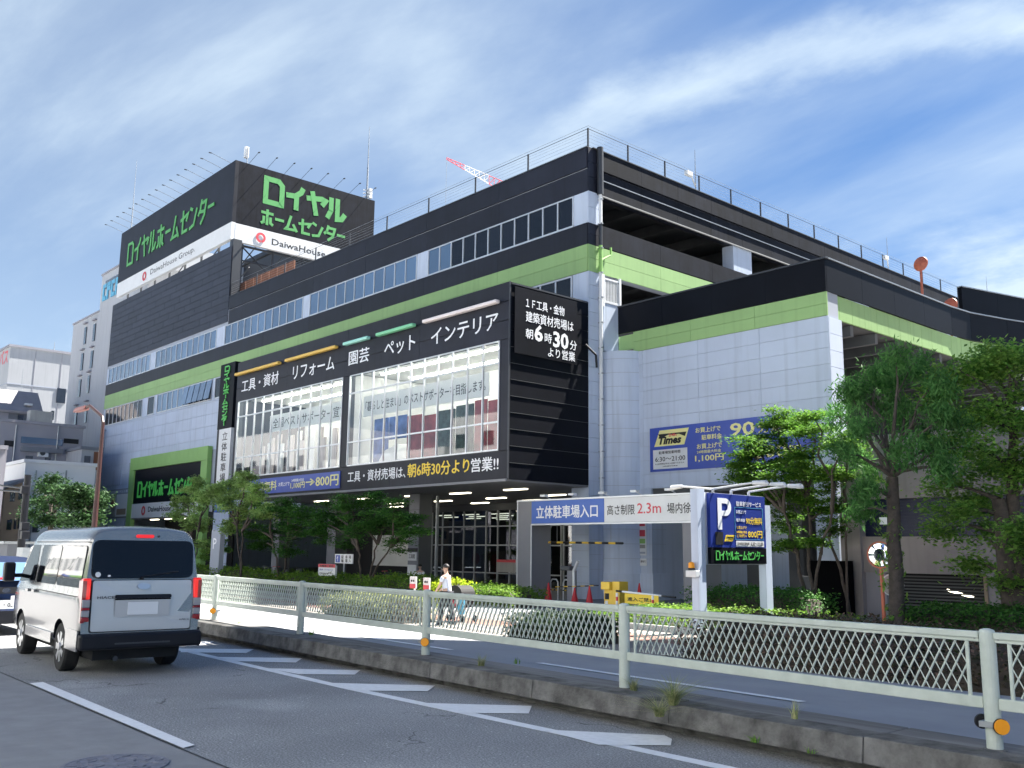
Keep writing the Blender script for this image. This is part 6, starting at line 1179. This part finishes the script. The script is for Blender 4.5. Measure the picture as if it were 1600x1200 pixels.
st = vrear('round_sticker', [(.60-.035*math.cos(a), 1.32+.035*math.sin(a)) for a in np.linspace(0, 5.9, 14)], 'white', .016, .004); vrear('small_sticker', rrect(.44, .475, 1.29, 1.315, .008), 'white', .016, .004)
MB().box(-.10, .22, -.80, .80, .355, .560).build('rear_bumper', 'blackp', van, local=True, bevel=.035); MB().box(-.108, -.06, -.36, .36, .42, .44).build('bumper_step', 'dsteel', van, local=True)
MB().box(.2, 4.3, -.55, .55, .20, .34).build('underbody', 'dark', van, local=True); MB().tube((.10, .28, .22), (.7, .28, .22), .035, n=10).build('exhaust', 'dsteel', van, local=True); MB().tube((1.02, -.6, .30), (1.02, .6, .30), .05).tube((1.02, -.1, .30), (1.02, .1, .30), .13).build('axle', 'dsteel', van, local=True)
for x in (1.02, 3.56):
    for sg in (1, -1): wheel(van, x, sg*.775, .325, .20, sg)
vside('front_corner_lamp', [(4.1, .70), (4.4, .72), (4.4, .86), (4.1, .88)], 'lampcl')
# second car
pc = onX(8, 940, -20.2); car = thing('hatchback_car', 'dark blue car rear with red light bar cut by the left frame edge', 'car', (-20.2, pc.y, 0), rz=math.pi-.02)
cp = [(0, .22), (.85, .22), (.97, .30), (1.0, .50), (1.0, .75), (.98, .88), (.95, .93), (.90, 1.02), (.82, 1.20), (.74, 1.36), (.62, 1.44), (.35, 1.47), (0, 1.48)]
loft('body', 4.4, .88, cp, lambda z: 4.3-max(0, z-.85)*2.2, lambda z: .0+max(0, z-.92)*1.1+max(0, .55-z)*.1, lambda t: {0: .93, .012: .965, .035: .99}.get(t, 1.0 if t < .9 else .93 if t < .98 else .8), 'carblue', car, .3, cuts=((.85, .37), (3.45, .37)))
rk = lambda z: max(0, z-.92)*1.1
def crear(name, pts, m, off, th=.01): return MB().slab([(rk(z)-off, y, z) for y, z in pts], (th, 0, 0)).build(name, m, car, local=True)
crear('rear_window', [(-.62, 1.02), (.62, 1.02), (.50, 1.36), (-.50, 1.36)], 'glassb', .012); crear('light_bar', rrect(-.80, .80, .78, .90, .03), 'blkp', .012, .02); crear('brake_lamp', rrect(.30, .80, .82, .87, .015), 'lampdk', .025); crear('brake_lamp', rrect(-.80, -.30, .82, .87, .015), 'lampdk', .025)
crear('high_brake_lamp', rrect(-.16, .16, 1.05, 1.08, .01), 'lampred', .03); crear('emblem', [(.075*math.cos(a), .84+.05*math.sin(a)) for a in np.linspace(0, 6, 14)], 'chrome', .03); crear('number_plate', rrect(-.17, .17, .50, .66, .01), 'plate', .02); crear('lower_bumper', rrect(-.80, .80, .22, .46, .04), 'blackp', .02, .05)
me, co = textmesh('・・03', .02); lo = co.min(0); hi = co.max(0); xy = (co-lo)/np.maximum(hi-lo, 1e-6); me.vertices.foreach_set('co', np.stack([np.full(len(xy), -.024), .14-xy[:, 0]*.28, .53+xy[:, 1]*.08], 1).ravel()); me.materials.clear(); me.materials.append(M['blkp']); o = bpy.data.objects.new('plate_digits', me); COL.objects.link(o); o.parent = car
for x in (.85, 3.45):
    for sg in (1, -1): wheel(car, x, sg*.85, .32, .2, sg)

# ================================================================== people
def skin(name, verts, edges, m, parent, sub=2):
    me = bpy.data.meshes.new(name); me.from_pydata([v[:3] for v in verts], edges, []); me.materials.append(M[m]); o = bpy.data.objects.new(name, me); COL.objects.link(o); o.parent = parent
    md = o.modifiers.new('skin', 'SKIN'); md.use_smooth_shade = True
    if not me.skin_vertices: me.skin_vertices.new()
    for i, v in enumerate(verts): r = v[3] if isinstance(v[3], tuple) else (v[3], v[3]); me.skin_vertices[0].data[i].radius = r; me.skin_vertices[0].data[i].use_root = (i == 0)
    s_ = o.modifiers.new('sub', 'SUBSURF'); s_.levels = s_.render_levels = sub; return o
def ellipsoid(name, c, r, m, parent, n=14, half=None):
    mb = MB(); k = 8; pf = []
    for i in range(k+1):
        t = -math.pi/2+math.pi*i/k; 
        if half and t < half: continue
        pf.append((math.cos(t), math.sin(t)))
    vs = []; fs = []
    for a, h in pf:
        for j in range(n): u = 2*math.pi*j/n; vs.append((c[0]+r[0]*max(a, .03)*math.cos(u), c[1]+r[1]*max(a, .03)*math.sin(u), c[2]+r[2]*h))
    for i in range(len(pf)-1):
        for j in range(n): fs.append((i*n+j, i*n+(j+1) % n, (i+1)*n+(j+1) % n, (i+1)*n+j))
    fs += [tuple(range(n))[::-1], tuple(range((len(pf)-1)*n, len(pf)*n))]
    return mb.add(vs, fs).build(name, m, parent, smooth=True, local=True)
def hand(parent, c, d, m='skin'):
    c = Vector(c); d = Vector(d).normalized(); s_ = d.orthogonal().normalized(); hd = MB()
    V = [(*c, .022), (*(c+d*.07), (.035, .018))]; E_ = [(0, 1)]
    o = skin('hand', V, E_, m, parent, 1)
    f = MB()
    for k, (o_, l_) in enumerate(((-.027, .055), (-.009, .068), (.009, .064), (.026, .050))):
        p = c+d*.09+s_*o_; q = p+d*l_*.55; f.tube(p, q, .0085, n=6).tube(q, q+(d+Vector((.4, 0, -.3))).normalized()*l_*.5, .008, .006, n=6)
    p = c+d*.03+s_*-.03; f.tube(p, p-s_*.03+d*.03, .010, n=6).tube(p-s_*.03+d*.03, p-s_*.035+d*.06, .009, .007, n=6); f.build('fingers', m, o, local=True)
def person(label, loc, rz, H=1.6, top='shirt', bot='trousers', stride=.2, arms=((.22, -.1), (-.1, .25)), hunch=.03, seated=False):
    t = thing('person', label, 'person', loc, rz=rz); k = H/1.7; S_ = lambda x, y, z, r: (x*k, y*k, z*k, (r[0]*k, r[1]*k) if isinstance(r, tuple) else r*k)
    if not seated:
        aL, aR = (stride*.55, -stride*.75); kL, kR = (stride*.45, -stride*.25)
        legs = [(kL, .09, .50, .062), (aL, .09, .09, .045), (kR, -.09, .50, .062), (aR, -.09, .12, .045)]
    else: legs = [(.42, .10, .86, .07), (.44, .10, .45, .05), (.42, -.10, .86, .07), (.44, -.10, .45, .05)]
    hx = hunch
    B_ = [S_(0, 0, .94, (.13, .10)), S_(.0, 0, 1.12, (.12, .09)), S_(hx, 0, 1.32, (.14, .10)), S_(hx, 0, 1.42, (.08, .07)), S_(hx+.01, 0, 1.49, .05), S_(hx+.03, 0, 1.60, (.085, .075)), S_(hx+.03, 0, 1.66, (.07, .065)),
          S_(0, .09, .88, .085), S_(*legs[0]), S_(*legs[1]), S_(0, -.09, .88, .085), S_(*legs[2]), S_(*legs[3]),
          S_(hx, .18, 1.39, .055), S_(hx+arms[0][0]*.4, .21, 1.14, .042), S_(hx+arms[0][0]+.06, .19, .93, .030), S_(hx, -.18, 1.39, .055), S_(hx+arms[1][0]*.4, -.21, 1.14, .042), S_(hx+arms[1][0]+.06, -.19, .93, .030)]
    E_ = [(0, 1), (1, 2), (2, 3), (3, 4), (4, 5), (5, 6), (0, 7), (7, 8), (8, 9), (0, 10), (10, 11), (11, 12), (2, 13), (13, 14), (14, 15), (2, 16), (16, 17), (17, 18)]
    skin('body', B_, E_, 'skin', t)
    def grow(v, d): r = v[3]; return (*v[:3], (r[0]+d, r[1]+d) if isinstance(r, tuple) else r+d)
    sh = skin('shirt', [grow(B_[1], .03), grow(B_[2], .026), grow((*Vector(B_[2][:3]).lerp(Vector(B_[3][:3]), .55), (.10*k, .08*k)), .02), grow((*Vector(B_[0][:3]), (.13*k, .105*k)), .035)], [(0, 1), (1, 2), (0, 3)], top, t)
    for a_, b_ in ((13, 14), (16, 17)): skin('sleeve', [grow(B_[a_], .02), grow((*Vector(B_[a_][:3]).lerp(Vector(B_[b_][:3]), .75), .045*k), .014)], [(0, 1)], top, sh, 1)
    skin('trousers', [grow(B_[0], .014)]+[grow(B_[i], .018) for i in (7, 8, 9, 10, 11, 12)], [(0, 1), (1, 2), (2, 3), (0, 4), (4, 5), (5, 6)], bot, t)
    for i, v in ((9, B_[9]), (12, B_[12])): MB().hexa([(v[0]-.07, v[1]-.045, v[2]-.09), (v[0]+.18, v[1]-.04, v[2]-.09), (v[0]+.18, v[1]+.04, v[2]-.09), (v[0]-.07, v[1]+.045, v[2]-.09), (v[0]-.06, v[1]-.035, v[2]+.0), (v[0]+.08, v[1]-.03, v[2]-.02), (v[0]+.08, v[1]+.03, v[2]-.02), (v[0]-.06, v[1]+.035, v[2]+.0)]).build('shoe', 'shoes', t, local=True, bevel=.015)
    c = (B_[5][0]-.012, 0, (1.63)*k); ellipsoid('hair', c, (.112*k, .095*k, .115*k), 'hair', t, half=-.2)
    fc = MB(); hx2 = B_[5][0]; fc.tube((hx2+.085*k, 0, 1.585*k), (hx2+.115*k, 0, 1.575*k), .014*k, .010*k, n=6); 
    fc.build('nose', 'skin', t, local=True); MB().tube((hx2+.082*k, .03*k, 1.605*k), (hx2+.092*k, .03*k, 1.605*k), .010*k, n=6).tube((hx2+.082*k, -.03*k, 1.605*k), (hx2+.092*k, -.03*k, 1.605*k), .010*k, n=6).build('eyes', 'hair', t, local=True); MB().box(hx2+.078*k, hx2+.090*k, -.025*k, .025*k, 1.54*k, 1.548*k).build('mouth', 'redcloth', t, local=True)
    for sg in (1, -1): MB().tube((hx2, sg*.082*k, 1.60*k), (hx2-.005, sg*.095*k, 1.60*k), .022*k, .018*k, n=8).build('ear', 'skin', t, local=True)
    for i in (15, 18): hand(t, B_[i][:3], Vector((.15, 0, -1)))
    return t
pl_ = onZ(697, 977, -.27)
person('pedestrian in a pale blue shirt and dark trousers walking behind the fence', (pl_.x, pl_.y, -.27), math.radians(200), 1.56, stride=.28, arms=((.18, 0), (.30, 0)))
p = onY(657, 885, 26.4); person('seated person with dark hair and pale top by the column, behind the hedge', (p.x, 26.4, -.62), math.radians(-60), 1.62, top='banner', seated=True)
bx('bench', (p.x-.9, p.x+.6, 26.2, 26.7, -.3, .16), 'conc', tag(thing('bench', 'low grey bench under the seated person by the column', 'bench', (p.x, 26.4, -.3))))
# stroller pushed beside the pedestrian
c = onY(722, 955, 17.2); c.z = -.27; bg_ = thing('stroller', 'black hooded stroller with a light blue and white bag beside the pedestrian', 'stroller', (c.x, c.y, -.27))
ho = MB(); n = 10
for i in range(n):
    a, b_ = math.pi*.1+math.pi*.85*i/n, math.pi*.1+math.pi*.85*(i+1)/n
    ho.slab([(c.x-.30*math.cos(a)-.02, c.y-.24, .42+.28*math.sin(a)), (c.x-.30*math.cos(b_)-.02, c.y-.24, .42+.28*math.sin(b_)), (c.x-.30*math.cos(b_)-.02, c.y+.24, .42+.28*math.sin(b_)), (c.x-.30*math.cos(a)-.02, c.y+.24, .42+.28*math.sin(a))], (0, 0, .02))
ho.poly([(c.x-.3, c.y-.24, .42)]+[(c.x-.30*math.cos(math.pi*i/8)-.02, c.y-.24, .42+.28*math.sin(math.pi*i/8)) for i in range(1, 9)]); ho.build('hood', 'cloth_blk', bg_)
MB().hexa([(c.x-.25, c.y-.22, .08), (c.x+.2, c.y-.22, .12), (c.x+.2, c.y+.22, .12), (c.x-.25, c.y+.22, .08), (c.x-.3, c.y-.24, .42), (c.x+.28, c.y-.24, .30), (c.x+.28, c.y+.24, .30), (c.x-.3, c.y+.24, .42)]).build('seat', 'cloth_blk', bg_)
for sy in (-.22, .22):
    MB().tube((c.x-.3, c.y+sy, -.18), (c.x+.1, c.y+sy, .35), .014).tube((c.x+.32, c.y+sy, -.18), (c.x-.2, c.y+sy, .35), .014).tube((c.x-.2, c.y+sy, .35), (c.x-.55, c.y+sy, .68), .014).build('frame_tube', 'steel', bg_)
    for sx in (-.3, .32): MB().lathe((c.x+sx, c.y+sy-.02, -.18), [(.05, 0), (.09, .005), (.09, .035), (.05, .04)], 16, axis='y').build('wheel', 'rubber', bg_)
MB().tube((c.x-.55, c.y-.22, .68), (c.x-.55, c.y+.22, .68), .016).build('handle', 'cloth_blk', bg_); bx('bag', (c.x+.18, c.y*0+c.x+.42, c.y-.30, c.y-.24, -.05, .35), 'lightblue', bg_); bx('bag', (c.x+.10, c.x+.17, c.y-.30, c.y-.24, .0, .36), 'banner', bg_)
MB().tube((c.x-.12, c.y-.33, .42), (c.x+.12, c.y-.33, .18), .03).build('red_strap', 'redp', bg_)

# ================================================================== small street signs
def sboard(name, label, px0, px1, y0, y1, Y, parts, posts=(), cat='sign'):
    a = onY(px0, y1, Y); b_ = onY(px1, y0, Y); t = thing(name, label, cat, (a.x, Y, -.3)); w_ = b_.x-a.x; h_ = b_.z-a.z
    bx('panel', (a.x, b_.x, Y, Y+.05, a.z, b_.z), 'white', t)
    for u0, u1, v0, v1, m in parts: bx('print', (a.x+w_*u0, a.x+w_*u1, Y-.012, Y-.002, a.z+h_*v0, a.z+h_*v1), m, t)
    for u in posts: MB().tube((a.x+w_*u, Y+.08, -.3), (a.x+w_*u, Y+.08, a.z+h_*.9), .03).build('post', 'white', t)
    return t, a, w_, h_
t, a, w_, h_ = sboard('bicycle_notice', 'white signboard with a red header standing behind the hedge', 497, 524, 882, 899, 22.0, [(.0, 1, .72, 1.0, 'redp')], (.02, .98)); lettering('駐輪場ご案内', 'blkp', t, (a.x+w_*.1, 21.985, a.z+h_*.76), XU, ZU, w_*.8, h_*.18, bold=.02); lettering('自転車・バイクはこちら', 'blue', t, (a.x+w_*.08, 22, a.z+h_*.45), XU, ZU, w_*.8, h_*.14); lettering('お買物以外はご遠慮ください', 'blkp', t, (a.x+w_*.08, 22, a.z+h_*.15), XU, ZU, w_*.8, h_*.12)
t, a, w_, h_ = sboard('direction_sign', 'white direction sign with a blue square on a single white post', 523, 551, 866, 880, 22.6, [(.06, .30, .12, .88, 'blue')], (.45,)); lettering('↑', 'whitel', t, (a.x+w_*.12, 22.588, a.z+h_*.2), XU, ZU, w_*.12, h_*.6, bold=.02); lettering('駐\n輪', 'blkp', t, (a.x+w_*.38, 22.6, a.z+h_*.12), XU, ZU, w_*.13, h_*.75); lettering('車\n場', 'blkp', t, (a.x+w_*.60, 22.6, a.z+h_*.12), XU, ZU, w_*.13, h_*.75); lettering('場\n入', 'blkp', t, (a.x+w_*.80, 22.6, a.z+h_*.12), XU, ZU, w_*.13, h_*.75)
for px_, lb in ((645, 'left one of two small posts with a white and red eye-like notice'), (666, 'right one of two small posts with a white and red eye-like notice')):
    t, a, w_, h_ = sboard('post_notice', lb, px_-5, px_+5, 901+(px_ > 650)*2, 919+(px_ > 650)*2, 19.0, [(.05, .95, .0, .38, 'redp')], (.5,), cat='notice')
    for u in (.34, .66): MB().tube((a.x+w_*u, 18.995, a.z+h_*.64), (a.x+w_*u, 18.985, a.z+h_*.64), w_*.11, n=12).build('oval_print', 'blkp', t)


def bicycle(label, x, y, rz):
    t = thing('bicycle', label, 'bicycle', (x, y, -.3), 'parked bicycles', rz=rz); fr_ = MB()
    for wx in (-.52, .52):
        wpt = MB(); k = 20
        for i in range(k):
            a, b_ = 2*math.pi*i/k, 2*math.pi*(i+1)/k; wpt.tube((wx+.33*math.cos(a), 0, .33+.33*math.sin(a)), (wx+.33*math.cos(b_), 0, .33+.33*math.sin(b_)), .016, n=4, cap=False)
        for i in range(8): a = math.pi*i/8; wpt.tube((wx+.32*math.cos(a), 0, .33+.32*math.sin(a)), (wx-.32*math.cos(a), 0, .33-.32*math.sin(a)), .003, n=3, cap=False)
        wpt.build('wheel', 'rubber', t, local=True)
    for a, b_ in (((-.52, .33), (-.15, .80)), ((-.52, .33), (-.05, .30)), ((-.05, .30), (-.2, .86)), ((-.05, .30), (.40, .78)), ((.52, .33), (.38, .92))): fr_.tube((a[0], 0, a[1]), (b_[0], 0, b_[1]), .018, n=6)
    fr_.tube((.38, -.25, .98), (.38, .25, .98), .014).tube((.38, 0, .9), (.38, 0, .98), .014); fr_.build('frame', random.choice(('steel', 'white', 'redp', 'dsteel')), t, local=True)
    MB().box(-.32, -.08, -.07, .07, .88, .93).build('saddle', 'blackp', t, local=True, bevel=.02); MB().box(.44, .72, -.16, .16, .72, .92).build('basket', 'dsteel', t, local=True)
for k, (px_, lb) in enumerate(((402, 'parked bicycle under the pale tree by the blade sign'), (425, 'second parked bicycle from the left behind the hedge'), (452, 'parked bicycle directly left of the white signboard'), (590, 'parked bicycle seen through the broad maple stems'), (612, 'parked bicycle between the maple and the notice column'))):
    p = onY(px_, 890, 25.6); bicycle(lb, p.x, 25.6, random.uniform(-.5, .8))
